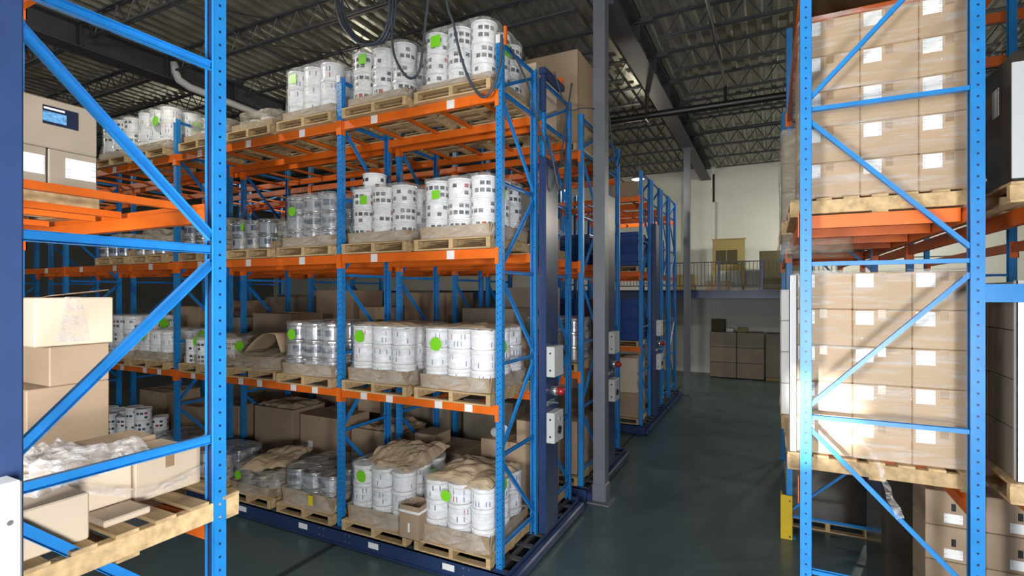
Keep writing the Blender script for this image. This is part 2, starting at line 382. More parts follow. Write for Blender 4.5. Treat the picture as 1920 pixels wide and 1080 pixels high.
# big cartons below the mezzanine
rows = ('bottom', 'middle', 'top')
for r in range(3):
    for c in range(2):
        simplebox('carton', CRATE, -2.24 + c * 1.02, -1.24 + c * 1.02, 22.7, 23.65, 0.02 + r * 0.62, 0.63 + r * 0.62,
                  f'large grey brown carton under the mezzanine, {rows[r]} row, {("left", "right")[c]} stack', 'carton', 0.015, 'cartons under the mezzanine')
simplebox('skid', BOARDY, -0.17, 0.9, 22.6, 23.6, 0.0, 0.138, 'flat wooden skid under the wrapped carton below the mezzanine', 'skid')
simplebox('wrapped_carton', CRATE, -0.17, 0.9, 22.6, 23.6, 0.14, 1.86, 'tall film wrapped carton at the right under the mezzanine', 'carton', 0.02)
simplebox('carton', BOARDD, -2.2, -1.68, 22.8, 23.3, 1.88, 2.38, 'small dark brown carton on top of the cartons under the mezzanine', 'carton')
simplebox('carton', BOARDY, -1.22, -0.85, 22.8, 23.2, 1.88, 2.05, 'flat tan carton on top of the cartons under the mezzanine', 'carton')
simplebox('carton', WHITEC, -1.62, -1.35, 22.8, 23.1, 1.88, 2.02, 'little white carton between two cartons under the mezzanine', 'carton')

# ------------------------------------------------------------------ rack parts
def upright_mesh(h, detail):
    """C-shaped perforated upright, front face at -y, open at +y; base at z=0"""
    b = MB(); w, d, t = 0.04, 0.038, 0.003
    if not detail:
        b.box(-w, w, -d, -d + t, 0, h).box(-w, -w + t, -d, d, 0, h).box(w - t, w, -d, d, 0, h)
        return b.mesh('upright', BLUE)
    p = 0.0762; n = int(h / p)
    def strip(P, cols, holes):
        # P(u,z) -> point ; cols: u boundaries ; holes: column index -> half size
        for k in range(n):
            z0, z1 = k * p, (k + 1) * p if k < n - 1 else h
            for ci in range(len(cols) - 1):
                u0, u1 = cols[ci], cols[ci + 1]; i = len(b.v)
                o = [(u0, z0), (u1, z0), (u1, z1), (u0, z1)]
                if ci in holes:
                    hs = holes[ci]; um, zm = (u0 + u1) / 2, z0 + p / 2 + (0.019 if ci % 4 == 3 else 0)
                    q = [(um - hs, zm - hs), (um + hs, zm - hs), (um + hs, zm + hs), (um - hs, zm + hs)]
                    b.v += [P(*c) for c in o + q]
                    for e in range(4): f = (e + 1) % 4; b.f.append((i + e, i + f, i + 4 + f, i + 4 + e))
                else:
                    b.v += [P(*c) for c in o]; b.f.append((i, i + 1, i + 2, i + 3))
    strip(lambda u, z: (u, -d, z), [-w, -w + 0.012, -0.006, 0.006, w - 0.012, w], {1: 0.0065, 3: 0.0065})
    strip(lambda u, z: (w, u, z), [-d, -0.015, 0.015, d], {1: 0.0068})
    strip(lambda u, z: (-w, -u, z), [-d, -0.015, 0.015, d], {1: 0.0068})
    for sx in (-1, 1): b.box(min(sx * w, sx * (w - 0.018)), max(sx * w, sx * (w - 0.018)), d - t, d, 0, h)
    return b.mesh('upright', BLUE)
def channel_mesh(vec, w=0.042, h=0.030):
    t = 0.003; pts = [(-h / 2, -w / 2), (h / 2, -w / 2), (h / 2, -w / 2 + t), (-h / 2 + t, -w / 2 + t), (-h / 2 + t, w / 2 - t), (h / 2, w / 2 - t), (h / 2, w / 2), (-h / 2, w / 2)]
    return MB().prism(pts[::-1], (0, 0, 0), vec).mesh('brace', BLUE)
def brace(root, a, b, solid=True, w=0.042):
    v = tuple(round(q - p, 3) for p, q in zip(a, b))
    return put('brace', cached(('br', v, w), lambda: channel_mesh(v, w)), root, a)
def beam_mesh(l, h=0.115):
    b = MB()
    b.box(0.045, l - 0.045, -0.028, 0.022, -h, -0.035).box(0.045, l - 0.045, -0.028, 0.005, -0.035, 0)
    for x0, x1 in ((0.0, 0.048), (l - 0.048, l)):
        b.box(x0, x1, -0.05, -0.043, -h - 0.07, 0.012)
    b.box(0.041, 0.048, -0.05, 0.03, -h - 0.07, 0.012).box(l - 0.048, l - 0.041, -0.05, 0.03, -h - 0.07, 0.012)
    return b
def beam(root, x0, x1, y, z, face=-1, labels=(), m=None):
    """beam along X; face=-1 shows its front to -Y"""
    l = round(x1 - x0, 3)
    me = cached(('beam', l, m.name if m else 0), lambda: beam_mesh(l).mesh('beam', m or ORANGE))
    o = put('beam', me, root, (x0 if face < 0 else x1, y, z), (0, 0, 0 if face < 0 else PI))
    for lx in labels:
        put('beam_label', cached('blab', lambda: MB().box(-0.055, 0.055, -0.033, -0.029, -0.11, -0.005).mesh('beam_label', BEAML, uvfn=lambda c: ((c.x + 0.055) / 0.11, (c.z + 0.11) / 0.105))), o, (lx - x0, 0, 0))
    return o
def crossbar(root, x, y0, y1, z):
    l = round(y1 - y0, 3)
    put('crossbar', cached(('xb', l), lambda: MB().box(-0.022, 0.022, 0, l, -0.04, 0).mesh('crossbar', ORANGE)), root, (x, y0, z))
def frame_y(root, x, ya, yb, zb, zt, detail, pattern_z, first_down_from='a'):
    """upright frame in the plane x: two uprights at ya<yb joined by horizontals and zig-zag diagonals"""
    h = round(zt - zb, 3); me = cached(('up', h, detail), lambda: upright_mesh(h, detail))
    put('upright', me, root, (x, ya, zb)); put('upright', me, root, (x, yb, zb), (0, 0, PI))
    pz = sorted(pattern_z, reverse=True); a, b = ya + 0.03, yb - 0.03
    down_a = first_down_from == 'a'
    for i, z in enumerate(pz):
        brace(root, (x, a, z), (x, b, z))
        if i + 1 < len(pz):
            z2 = pz[i + 1]
            if down_a: brace(root, (x, a, z - 0.07), (x, b, z2 + 0.07))
            else: brace(root, (x, b, z - 0.07), (x, a, z2 + 0.07))
            down_a = not down_a
LV = (2.13, 3.99, 5.85)
PZ = [6.42, 5.85, 4.77, 3.71, 2.62, 1.53, 0.46]
def motor_column(root, y0, y1, z1, boxes=True):
    b = MB().cham(-2.81, -2.70, y0, y1, 0.21, z1, 0.008)
    mc = put('motor_column', b.mesh('motor_column', NAVY), root)
    if boxes:
        for (z0, z2) in ((2.33, 2.74), (1.44, 1.85)):
            bx = put('control_box', cached(('cb', round(z2 - z0, 2), round(y1 - y0, 2)), lambda: MB().cham(0, 0.12, 0, min(0.33, y1 - y0 - 0.1), 0, 0.41, 0.008).mesh('control_box', BOXG)), root, (-2.70, y0 + 0.01, z0))
            for zz in (0.09, 0.32):
                put('screw', cached('scr', lambda: MB().rod((0, 0, 0), (0, -0.006, 0), 0.014, 8).mesh('screw', SCREW)), bx, (0.06, 0, zz))
            if z0 < 2:
                put('connector', cached('con', lambda: MB().rod((0, 0, 0), (0.02, 0, 0), 0.055, 12).mesh('connector', SCREW)), bx, (0.12, 0.16, 0.16))
                put('button', cached('but', lambda: MB().rod((0, 0, 0), (0.015, 0, 0), 0.022, 10).mesh('button', CHROME)), bx, (0.12, 0.16, 0.31))
        bc = put('beacon', cached('bea', lambda: MB().rod((0, 0, 0), (0.10, 0, 0), 0.065, 14).mesh('beacon', CHROME, True)), root, (-2.70, y0 + 0.2, 2.12))
        put('lens', cached('len', lambda: MB().lathe([(0.058, 0), (0.058, 0.05), (0.04, 0.085), (0.01, 0.1)], 14).mesh('lens', REDP, True)), bc, (0.10, 0, 0), (0, PI / 2, 0))
        put('bracket', cached('bra', lambda: MB().box(0, 0.16, 0, 0.02, 0, 0.012).box(0, 0.012, 0, 0.25, -0.05, 0.012).mesh('bracket', CHROME)), root, (-2.70, y0 + 0.05, 1.98))
def carriage(root, x0, x1, y0, y1, labels=()):
    put('side_beam', MB().box(x0, x1, y0, y0 + 0.012, 0.035, 0.214).box(x0, x1, y0, y0 + 0.09, 0.202, 0.214).box(x0, x1, y0 - 0.03, y0 + 0.06, 0.02, 0.04).mesh('side_beam', NAVY), root)
    put('side_beam', MB().box(x0, x1, y1 - 0.012, y1, 0.035, 0.214).box(x0, x1, y1 - 0.09, y1, 0.202, 0.214).mesh('side_beam', NAVY), root)
    put('end_bumper', MB().cham(x1, x1 + 0.09, y0, y1, 0.02, 0.15, 0.02).mesh('end_bumper', NAVY), root)
    put('end_beam', MB().box(x1 - 0.012, x1, y0 + 0.012, y1 - 0.012, 0.03, 0.2).mesh('end_beam', NAVY), root)
    n = int((y1 - y0) / 0.36)
    sl = cached(('slot', round((y1 - y0) / n, 3)), lambda: MB().box(-0.30, 0, 0.02, 0.10, 0.19, 0.212).mesh('deck_plate', DARKSTEEL))
    for i in range(n): put('deck_plate', sl, root, (x1 - 0.015, y0 + 0.02 + i * (y1 - y0 - 0.1) / n, 0))
    put('deck_rail', MB().box(x1 - 0.17, x1 - 0.12, y0 + 0.02, y1 - 0.02, 0.17, 0.205).mesh('deck_rail', DARKSTEEL), root)
    for lx in labels:
        put('base_label', cached('bsl', lambda: MB().box(-0.085, 0.085, -0.004, 0, 0.09, 0.165).mesh('base_label', BASEL, uvfn=lambda c: ((c.x + 0.085) / 0.17, (c.z - 0.09) / 0.075))), root, (lx, y0, 0))
def bolts(root, x, y):
    for dx in (-0.28, -0.2, 0.2, 0.28):
        for z in (0.08, 0.17): put('bolt', cached('bolt', lambda: MB().rod((0, 0, 0), (0, -0.008, 0), 0.011, 6).mesh('bolt', CHROME)), root, (x + dx, y, z))
    put('splice_plate', MB().box(-0.33, 0.33, -0.006, 0, 0.05, 0.2).mesh('splice_plate', NAVY), root, (x, y, 0))

BX = (-2.855, -5.375, -9.195, -13.01, -16.83)
def mobile_rack(label, ys, bx, detail, rows_b, zt=6.47, xb=None, col=None, lab=False, patt='b', group='mobile pallet racks', boxes=True, rear_beams=True, car=True, zt_end=None):
    root = thing('mobile_pallet_rack', label, 'pallet rack', (0, 0, 0), 0, group)
    for i, x in enumerate(bx):
        for (ya, yb) in ys:
            frame_y(root, x, ya, yb, 0.214, zt, detail and i < 3, PZ if i < 3 or not detail else PZ[1:6], patt)
    for i in range(len(bx) - 1):
        x0, x1 = bx[i + 1], bx[i]; two = (x1 - x0) < 3
        cs = ([x0 + 0.64, x0 + 1.86] if two else [x0 + 0.7, x0 + 1.92, x0 + 3.1])
        for li, z in enumerate(LV):
            for ri, (ya, yb) in enumerate(ys):
                ls = ()
                if lab and ri == 0:
                    ls = [c - 0.02 for c in cs]
                    if li == 0: ls = [v for c in cs for v in (c - 0.2, c + 0.24)]
                beam(root, x0, x1, ya, z, -1, ls); beam(root, x0, x1, yb, z, 1)
                if detail or li == 2:
                    for c in cs:
                        for dx in (-0.32, 0.32): crossbar(root, c + dx, ya + 0.02, yb - 0.02, z - 0.002)
    y0, y1 = ys[0][0] - 0.13, ys[-1][1] + 0.13
    if car:
        carriage(root, bx[-1] - 0.1, bx[0] + 0.13, y0, y1, (-3.5, -4.68, -5.98, -7.29) if lab else ())
        if lab: bolts(root, BX[1], y0); bolts(root, BX[0] + 0.1 - 0.25, y0)
    if col: motor_column(root, col[0], col[1], 5.3 if not zt_end else zt_end, boxes)
    return root
rack2 = mobile_rack('blue and orange mobile rack in the centre, shelves full of wrapped white pails', [(5.384, 6.36), (6.65, 7.68)], BX, True, None, col=(6.40, 6.85), lab=True)
put('top_clip', MB().cham(-2.89, -2.83, 5.33, 5.36, 6.40, 6.5, 0.004).mesh('top_clip', WHITEC), rack2)
put('top_bracket', MB().cham(-2.82, -2.79, 5.40, 5.44, 6.40, 6.62, 0.004).mesh('top_bracket', ORANGE), rack2)
put('top_clip', MB().cham(-9.23, -9.17, 5.33, 5.36, 6.40, 6.5, 0.004).mesh('top_clip', WHITEC), rack2)
put('top_clip', MB().cham(-5.42, -5.36, 5.33, 5.36, 6.40, 6.5, 0.004).mesh('top_clip', WHITEC), rack2)
rack3 = mobile_rack('mobile rack just behind the central pail rack, partly hidden by the grey column', [(8.30, 9.28), (9.58, 10.62)], BX[:4], False, None, col=(9.38, 9.85))
rack4 = mobile_rack('mobile rack with blue bins beyond the second open aisle', [(12.78, 13.76), (14.06, 15.06)], BX[:2], False, None, col=(13.85, 14.3))
rack5 = mobile_rack('farthest mobile rack with blue bins next to the far column', [(15.43, 16.4), (16.7, 17.76)], BX[:2], False, None, col=None)

# rack nearest the camera: only its end bay stands in view
rack1 = thing('mobile_pallet_rack', 'mobile rack at the left edge, nearest the camera, holding loose cartons', 'pallet rack', (0, 0, 0), 0, 'mobile pallet racks')
XR = -2.897
h1 = 6.3; me = cached(('up', h1, True), lambda: upright_mesh(h1, True))
for xx in (XR, -5.417):
    put('upright', me, rack1, (xx, 0.90, 0.214)); put('upright', me, rack1, (xx, 1.915, 0.214), (0, 0, PI))
    put('hole_shade_liner', cached(('ip', 6.29), lambda: MB().box(-0.033, 0.033, -0.033, 0.026, 0, 6.29).mesh('hole_shade_liner', NAVY)), rack1, (xx, 1.915, 0.214), (0, 0, PI))  # navy liner added so the channel and its holes read dark
    for z in (5.85, 4.77, 3.71, 2.62, 1.53, 0.46): brace(rack1, (xx + 0.012, 0.93, z), (xx + 0.012, 1.885, z), w=0.05)
    for (za, zb, da) in ((5.78, 4.84, 0), (4.70, 3.78, 1), (3.64, 2.69, 0), (2.55, 1.6, 1), (1.46, 0.53, 0)):
        a, b2 = (0.93, 1.885) if da else (1.885, 0.93)
        brace(rack1, (xx + 0.012, a, za), (xx + 0.012, b2, zb), w=0.05)
for z in LV:
    beam(rack1, -5.417, XR, 0.90, z, -1); beam(rack1, -5.417, XR, 1.915, z, 1)
    for cx in (-4.76, -4.12, -3.80, -3.11): crossbar(rack1, cx, 0.92, 1.86, z - 0.002)
carriage(rack1, -5.5, -2.74, -0.5, 2.03)
motor_column(rack1, 0.53, 0.98, 7.5, False)
bx1 = put('control_box', MB().cham(0, 0.12, 0, 0.39, 0, 0.45, 0.008).mesh('control_box', BOXG), rack1, (-2.70, 0.542, 2.29))
put('screw', cached('scrx', lambda: MB().rod((0, 0, 0), (0.008, 0, 0), 0.010, 10).mesh('screw', CHROME)), bx1, (0.12, 0.35, 0.30))

# static rack on the right: frames in planes of constant Y, beams along Y
rackr = thing('pallet_rack', 'fixed blue pallet rack at the right holding labelled brown cartons', 'pallet rack', (0, 0, 0))
hr = 7.2; mer = cached(('up', hr, True), lambda: upright_mesh(hr, True)); mer2 = cached(('up', hr, False), lambda: upright_mesh(hr, False))
XA, XB = 0.238, 1.235
for fi, fy in enumerate((4.5, 8.32, 12.14)):
    put('upright', mer if fi == 0 else mer2, rackr, (XA, fy, 0.01), (0, 0, -PI / 2))
    put('upright', mer if fi == 0 else mer2, rackr, (XB, fy, 0.01), (0, 0, PI / 2))
    if fi == 0:
        for xx, ra in ((XA, -PI / 2), (XB, PI / 2)): put('hole_shade_liner', cached(('ip', 7.19), lambda: MB().box(-0.033, 0.033, -0.033, 0.026, 0, 7.19).mesh('hole_shade_liner', NAVY)), rackr, (xx, fy, 0.01), (0, 0, ra))  # same added liner, darkening the inside of the near right uprights
    for xx in (XA, XB): put('foot_plate', cached('fp', lambda: MB().cham(-0.08, 0.08, -0.07, 0.07, 0, 0.012, 0.003).mesh('foot_plate', BLUE)), rackr, (xx, fy, 0))
    zs = (6.02, 4.845, 3.68, 2.525, 1.36, 0.3)
    for i, z in enumerate(zs):
        brace(rackr, (XA + 0.03, fy, z), (XB - 0.03, fy, z), w=0.04)
        if i < 5:
            za, zb = z - 0.09, zs[i + 1] + 0.09
            if i % 2 == 0: brace(rackr, (XB - 0.03, fy, za), (XA + 0.03, fy, zb), w=0.04)
            else: brace(rackr, (XA + 0.03, fy, za), (XB - 0.03, fy, zb), w=0.04)
LR = (2.04, 4.07, 6.0)
def beam_y(root, x, y0, y1, z, face, m=None):
    l = round(y1 - y0, 3)
    me = cached(('beam', l, m.name if m else 0), lambda: beam_mesh(l).mesh('beam', m or ORANGE))
    return put('beam', me, root, (x, y0 if face > 0 else y1, z), (0, 0, PI / 2 if face > 0 else -PI / 2))
def crossbar_x(root, y, x0, x1, z):
    l = round(x1 - x0, 3)
    put('crossbar', cached(('xbx', l), lambda: MB().box(0, l, -0.03, 0.03, -0.1, 0).mesh('crossbar', ORANGE)), root, (x0, y, z))
for (y0, y1) in ((4.5, 8.32), (8.32, 12.14)):
    for z in LR:
        beam_y(rackr, XA, y0, y1, z, -1); beam_y(rackr, XB, y0, y1, z, 1)
        for yy in (((4.72, 5.5, 6.3, 7.1) if z > 3 else (5.45, 6.3, 7.1)) if y0 < 5 else (9.0, 10.0, 11.0)): crossbar_x(rackr, yy, XA + 0.03, XB - 0.03, z - 0.002)
put('row_spacer', MB().box(XB + 0.01, 2.4, 4.47, 4.53, 3.40, 3.52).mesh('row_spacer', BLUE), rackr)
rackn = thing('pallet_rack', 'neighbouring rack at the right edge holding dark wrapped cartons', 'pallet rack', (0, 0, 0))
for fy in (8.32, 12.14):
    for xx in (1.62, 2.62): put('upright', mer2, rackn, (xx, fy, 0.01), (0, 0, PI / 2 if xx > 2 else -PI / 2))
    for z in (4.84, 3.68, 2.52): brace(rackn, (1.65, fy, z), (2.59, fy, z))
for xx in (1.62, 2.62): put('upright', mer2, rackn, (xx, 4.5, 0.01), (0, 0, PI / 2 if xx > 2 else -PI / 2))
for z in LR:
    for (y0, y1) in ((4.5, 8.32), (8.32, 12.14)):
        beam_y(rackn, 1.62, y0, y1, z, -1); beam_y(rackn, 2.62, y0, y1, z, 1)
for z in (6.9, 6.35):
    put('beam', MB().box(1.3, 4.2, 8.6, 8.65, z, z + 0.12).mesh('beam', ORANGE), rackn)
guard = thing('post_guard', 'yellow steel post guard at the foot of the right rack', 'post guard', (0.20, 8.22, 0))
put('guard_face', MB().cham(-0.075, 0.075, -0.03, 0.0, 0.0, 0.62, 0.008).mesh('guard_face', YELLOW), guard)
put('guard_side', MB().cham(-0.075, -0.045, 0.0, 0.16, 0.0, 0.62, 0.008).mesh('guard_side', YELLOW), guard)
put('bolt', MB().rod((0, 0, 0), (0, -0.01, 0), 0.012, 6).mesh('bolt', SCREW), guard, (0.04, -0.03, 0.05)); put('bolt', MB().rod((0, 0, 0), (0, -0.01, 0), 0.012, 6).mesh('bolt', SCREW), guard, (0.04, -0.03, 0.55))

# ------------------------------------------------------------------ goods: pallets, cartons, pails, film
PD, PH = 1.2, 0.14
def pallet(x, y, z, label, w=1.1, rz=0, group='wooden pallets'):
    """x,y = centre; stringers along local Y"""
    t = thing('wooden_pallet', label, 'pallet', (x, y, z), rz, group)
    db = cached(('db', w), lambda: MB().cham(-w / 2, w / 2, -0.052, 0.052, 0, 0.02, 0.003).mesh('deck_board', WOOD))
    st = cached('st', lambda: MB().cham(-0.03, 0.03, -PD / 2, PD / 2, 0.018, 0.122, 0.004).mesh('stringer', WOOD))
    for sx in (-1, 0, 1): put('stringer', st, t, (sx * (w / 2 - 0.03), 0, 0))
    for k in range(7): put('deck_board', db, t, (random.uniform(-.006, .006), -PD / 2 + 0.055 + k * (PD - 0.11) / 6, 0.12))
    for k in (0, 3, 6): put('bottom_board', db, t, (0, -PD / 2 + 0.055 + k * (PD - 0.11) / 6, 0.0))
    return t
def carton(x0, x1, y0, y1, z0, z1, label, m=None, group=None, tape=None, paper=None, rz=0, name='carton', pm=None, cat='carton'):
    """tape: '-y' or '+x' side/top strip; paper: list of (face, u, v, w, h) with u,v metres from the face's left bottom"""
    m = m or KRAFT
    sx, sy, sz = round(x1 - x0, 3), round(y1 - y0, 3), round(z1 - z0, 3)
    me = cached(('ct', sx, sy, sz, m.name), lambda: MB().cham(-sx / 2, sx / 2, -sy / 2, sy / 2, 0, sz, 0.007).mesh('carton', m))
    o = tag(put(name, me, None, ((x0 + x1) / 2, (y0 + y1) / 2, z0), (0, 0, rz)), label, cat, group)
    if tape == '-y':
        put('tape', cached(('tp', sy, sz), lambda: MB().box(-0.025, 0.025, -sy / 2 - 0.001, -sy / 2 + 0.001, sz - 0.07, sz).box(-0.025, 0.025, -sy / 2, sy / 2, sz - 0.001, sz + 0.001).mesh('tape', TAPE)), o)
    if tape == '+x':
        put('tape', cached(('tpx', sx, sz), lambda: MB().box(sx / 2 - 0.001, sx / 2 + 0.001, -0.025, 0.025, sz - 0.07, sz).box(-sx / 2, sx / 2, -0.025, 0.025, sz - 0.001, sz + 0.001).mesh('tape', TAPE)), o)
    for (face, u, v, w, h) in (paper or ()):
        pmat = pm or PAPER
        me = cached(('pp', w, h, pmat.name), lambda: MB().box(0, w, -0.002, 0, 0, h).mesh('paper_label', pmat, uvfn=lambda c: (c.x / w * 0.98 + 0.01, c.z / h)))
        if face == '-y': put('paper_label', me, o, (-sx / 2 + u, -sy / 2, v))
        elif face == '+x': put('paper_label', me, o, (sx / 2, -sy / 2 + u, v), (0, 0, PI / 2))
        elif face == '-x': put('paper_label', me, o, (-sx / 2, sy / 2 - u, v), (0, 0, -PI / 2))
    return o
PRAD, PHT = 0.166, 0.245
def pail_meshes(kind, r, h):
    body = {'A': PAILW, 'B': PAILW, 'C': PAILT}[kind]; pr = {'A': PR_A, 'B': PR_B, 'C': PR_C}[kind]
    b = MB().lathe([(r * 0.90, 0), (r * 0.93, h * 0.04), (r * 0.95, h * 0.8), (r * 0.985, h * 0.81), (r * 0.985, h * 0.86), (r * 0.95, h * 0.87), (r * 0.95, h * 0.93)], 22).mesh('body', body, True)
    l = MB().lathe([(r * 1.0, h * 0.905), (r * 1.0, h * 0.985), (r * 0.96, h), (r * 0.92, h * 0.975), (r * 0.2, h * 0.975)], 22).mesh('lid', body, False)
    s = MB().lathe([(r * 0.946, h * 0.08), (r * 0.962, h * 0.78)], 26, False).mesh('label_sleeve', pr, True, lambda c: ((math.atan2(c.y, c.x) / (2 * PI)) % 1.0, (c.z / h - 0.08) / 0.7))
    return b, l, s
def pail(x, y, z, kind, label, group, r=PRAD, h=PHT):
    b, l, s = cached(('pail', kind, r, h), lambda: pail_meshes(kind, r, h))
    t = thing({'A': 'pail', 'B': 'pail', 'C': 'metal_tin'}[kind], label, {'A': 'pail', 'B': 'pail', 'C': 'tin'}[kind], (x, y, z), random.uniform(0, 6.28), group)
    put('body', b, t); put('lid', l, t); put('label_sleeve', s, t)
    return t
LAYN = {1: ('only',), 2: ('bottom', 'top'), 3: ('bottom', 'middle', 'top'), 4: ('bottom', 'second', 'third', 'top')}
XN = {2: ('left', 'right'), 3: ('left', 'centre', 'right')}
YN = {1: ('front',), 2: ('front', 'back'), 3: ('front', 'middle', 'back')}
def pails(cx, cy, z, kind, where, nx=3, ny=3, layers=3, r=PRAD, h=PHT, cover=False, tops=None):
    word = 'printed white pail' if kind != 'C' else 'silver metal tin'
    p = r * 2 + 0.008
    for k in range(layers):
        for i in range(nx):
            for j in range(ny):
                vis = j == 0 or i == nx - 1 or (k == layers - 1 and not cover)
                if not vis: continue
                if tops and k == layers - 1 and (i, j) not in tops: continue
                pail(cx + (i - (nx - 1) / 2) * p + random.uniform(-.004, .004), cy + (j - (ny - 1) / 2) * p + random.uniform(-.004, .004), z + k * h, kind,
                     f'{word}, {LAYN[layers][k]} layer {YN[ny][j]} {XN[nx][i]}, {where}', 'pails and tins stacked on rack pallets', r, h)
def wrap(x, y, z, hw, hd, h, label, seed, m=None, flare=0.045, skirt=0.24, exp=7, amp=0.012, lobes=True, top=True, lean=0.0, stickers=(), sag=0.0, noise_top=0.02, nt=56, nz=14, name='stretch_wrap'):
    """crinkled film shell round a load, base at z; stickers: (face, offset, height, size)"""
    b = MB()
    def pt(th, v):
        c, s_ = math.cos(th), math.sin(th)
        rr = (abs(c / hw) ** exp + abs(s_ / hd) ** exp) ** (-1 / exp)
        zz = v * h
        if lobes: rr *= 1 + 0.012 * math.cos(th * 12)
        if zz < skirt: rr += flare * (1 - zz / skirt) ** 0.7
        q = Vector((c * rr * 4, s_ * rr * 4, zz * 3 + seed * 7.3))
        rr += amp * (noise.noise(q) + 0.6 * noise.noise(q * 2.7)) * (3.2 if zz < skirt else 1)
        ztop = (0.5 + 0.5 * noise.noise(Vector((c * 1.3, s_ * 1.3, seed)))) * sag
        return (c * rr, s_ * rr, zz - ztop * v * v)
    b.grid(lambda u, v: pt(u * 2 * PI, v), nt, nz, True)
    if top:
        def tp(u, v):
            p = pt(u * 2 * PI, 1.0); k = 1 - v * 0.97
            return (p[0] * k, p[1] * k, p[2] + (noise.noise(Vector((p[0] * k * 6, p[1] * k * 6, seed))) * noise_top + 0.006) * min(1, v * 4))
        b.grid(tp, nt, 6, True)
    o = tag(put(name, b.mesh(name, m or FILM, True), None, (x, y, z)), label, 'stretch film', 'film wraps over pallet loads')
    for (face, off, hh, sz, shp) in stickers:
        n = 4 if shp == 'q' else 14
        if face == '-y': lo, ro = (off, -hd - 0.012, hh), (R(90), 0, 0)
        else: lo, ro = (hw + 0.012, off, hh), (R(90), 0, R(90))
        def smesh(n=n, sz=sz):
            mb = MB().lathe([(sz, -0.002), (sz, 0.002)], n)
            return mb.mesh('green_sticker', GREEN)
        st = put('green_sticker', cached(('stk', n, sz), smesh), o, lo, ro)
        if n == 4: st.rotation_euler = (ro[0], R(45), ro[2])
    return o
def tray(x, y, z, w, d, h, label, group='cardboard trays on pallets'):
    b = MB(); t = 0.012
    b.box(-w / 2, w / 2, -d / 2, d / 2, 0, 0.008)
    k = 0.018
    for sx in (-1, 1):
        b.box(-t / 2, t / 2, -d / 2, d / 2, 0, h, Matrix.Translation((sx * w / 2, 0, 0)) @ Matrix.Rotation(sx * 0.10, 4, 'Y'))
        b.box(-w / 2, w / 2, -t / 2, t / 2, 0, h, Matrix.Translation((0, sx * d / 2, 0)) @ Matrix.Rotation(-sx * 0.10, 4, 'X'))
    return tag(put('cardboard_tray', b.mesh('cardboard_tray', TRAY), None, (x, y, z)), label, 'tray', group)
def sheet(x, y, z, w, d, label, seed, m=None, amp=0.05, droop=0.06, n=22, dome=0.0, freq=3.0, name='kraft_paper', rz=0, cat='paper', tilt=(0, 0), group=None, sharp=True):
    """crumpled sheet lying on top of a load"""
    def fn(u, v):
        px, py = (u - 0.5) * w, (v - 0.5) * d
        q = Vector((px * freq, py * freq, seed * 3.1))
        r1 = noise.noise(q); r2 = abs(noise.noise(q * 2.1 + Vector((5, 1, 0)))) if sharp else noise.noise(q * 2)
        e = max(abs(u - 0.5), abs(v - 0.5)) * 2
        zz = amp * (r1 + 1.1 * r2) + dome * (1 - e * e) - droop * max(0, e - 0.82) / 0.18 + tilt[0] * px + tilt[1] * py
        return (px + 0.02 * noise.noise(q + Vector((9, 9, 9))), py + 0.02 * noise.noise(q + Vector((3, 9, 1))), zz)
    b = MB().grid(fn, n, n)
    o = tag(put(name, b.mesh(name, m or KRAFTP, not sharp), None, (x, y, z), (0, 0, rz)), label, cat, group)
    sol = o.modifiers.new('thickness', 'SOLIDIFY'); sol.thickness = 0.003
    return o

# ---- central rack, front row
SX = {1: -3.475, 2: -4.70, 3: -6.0, 4: -7.2, 5: -8.45, 6: -9.9, 7: -11.1, 8: -12.3}
SN = {1: 'rack-end', 2: 'second', 3: 'third', 4: 'fourth', 5: 'fifth', 6: 'sixth', 7: 'seventh', 8: 'eighth'}
LN = {0: 'bottom level', 1: 'lower shelf', 2: 'middle shelf', 3: 'top shelf'}
LZ = {0: 0.22, 1: 2.131, 2: 3.991, 3: 5.851}
YC = 5.86
def slot(lv, s): return f'{SN[s]} stack on {LN[lv]}'
def load(lv, s, kind='B', layers=3, tr=0.15, cover=False, stick=(), flare=0.05, skirt=0.24, sag=0.0, fm=None, ny=3, nx=3, tops=None, dx=0, r=PRAD, h=PHT, wrapped=True, exp=7):
    x = SX[s] + dx; z = LZ[lv]; w = slot(lv, s)
    pallet(x, YC, z, f'wooden pallet under the {w}')
    if tr: tray(x, YC, z + PH, 1.0, 1.02, tr, f'brown cardboard tray below the {w}')
    pails(x, YC - 0.02, z + PH + 0.010, kind, w, nx, ny, layers, r, h, cover, tops)
    p = r * 2 + 0.008
    if wrapped:
        wrap(x, YC - 0.02, z + PH + 0.004, nx * p / 2 + 0.012, ny * p / 2 + 0.012, layers * h + 0.03, f'clear stretch film round the {w}', s * 3.3 + lv * 11, fm, flare, skirt, exp, stickers=stick, sag=sag)
    return x, z + PH + 0.010 + layers * h
q, c = 'q', 'c'
load(3, 1, 'A', tr=0.10, stick=(('-y', -0.25, 0.60, 0.10, q), ('+x', -0.1, 0.50, 0.10, q)), flare=0.055, skirt=0.36)
load(3, 2, 'A', tr=0.13, stick=(('-y', -0.22, 0.62, 0.09, q), ('+x', 0.2, 0.42, 0.11, q)), flare=0.06, skirt=0.3)
load(3, 3, 'B', tr=0.14, stick=(('-y', -0.25, 0.60, 0.09, q), ('+x', 0.1, 0.45, 0.10, q)), flare=0.06, skirt=0.3)
load(2, 1, 'A', tr=0.16, stick=(('-y', -0.25, 0.55, 0.075, q), ('+x', -0.2, 0.55, 0.08, q)), flare=0.05, skirt=0.3)
load(2, 2, 'A', tr=0.15, stick=(('-y', -0.20, 0.58, 0.08, q), ('+x', 0.2, 0.52, 0.08, c)), flare=0.06, skirt=0.3)
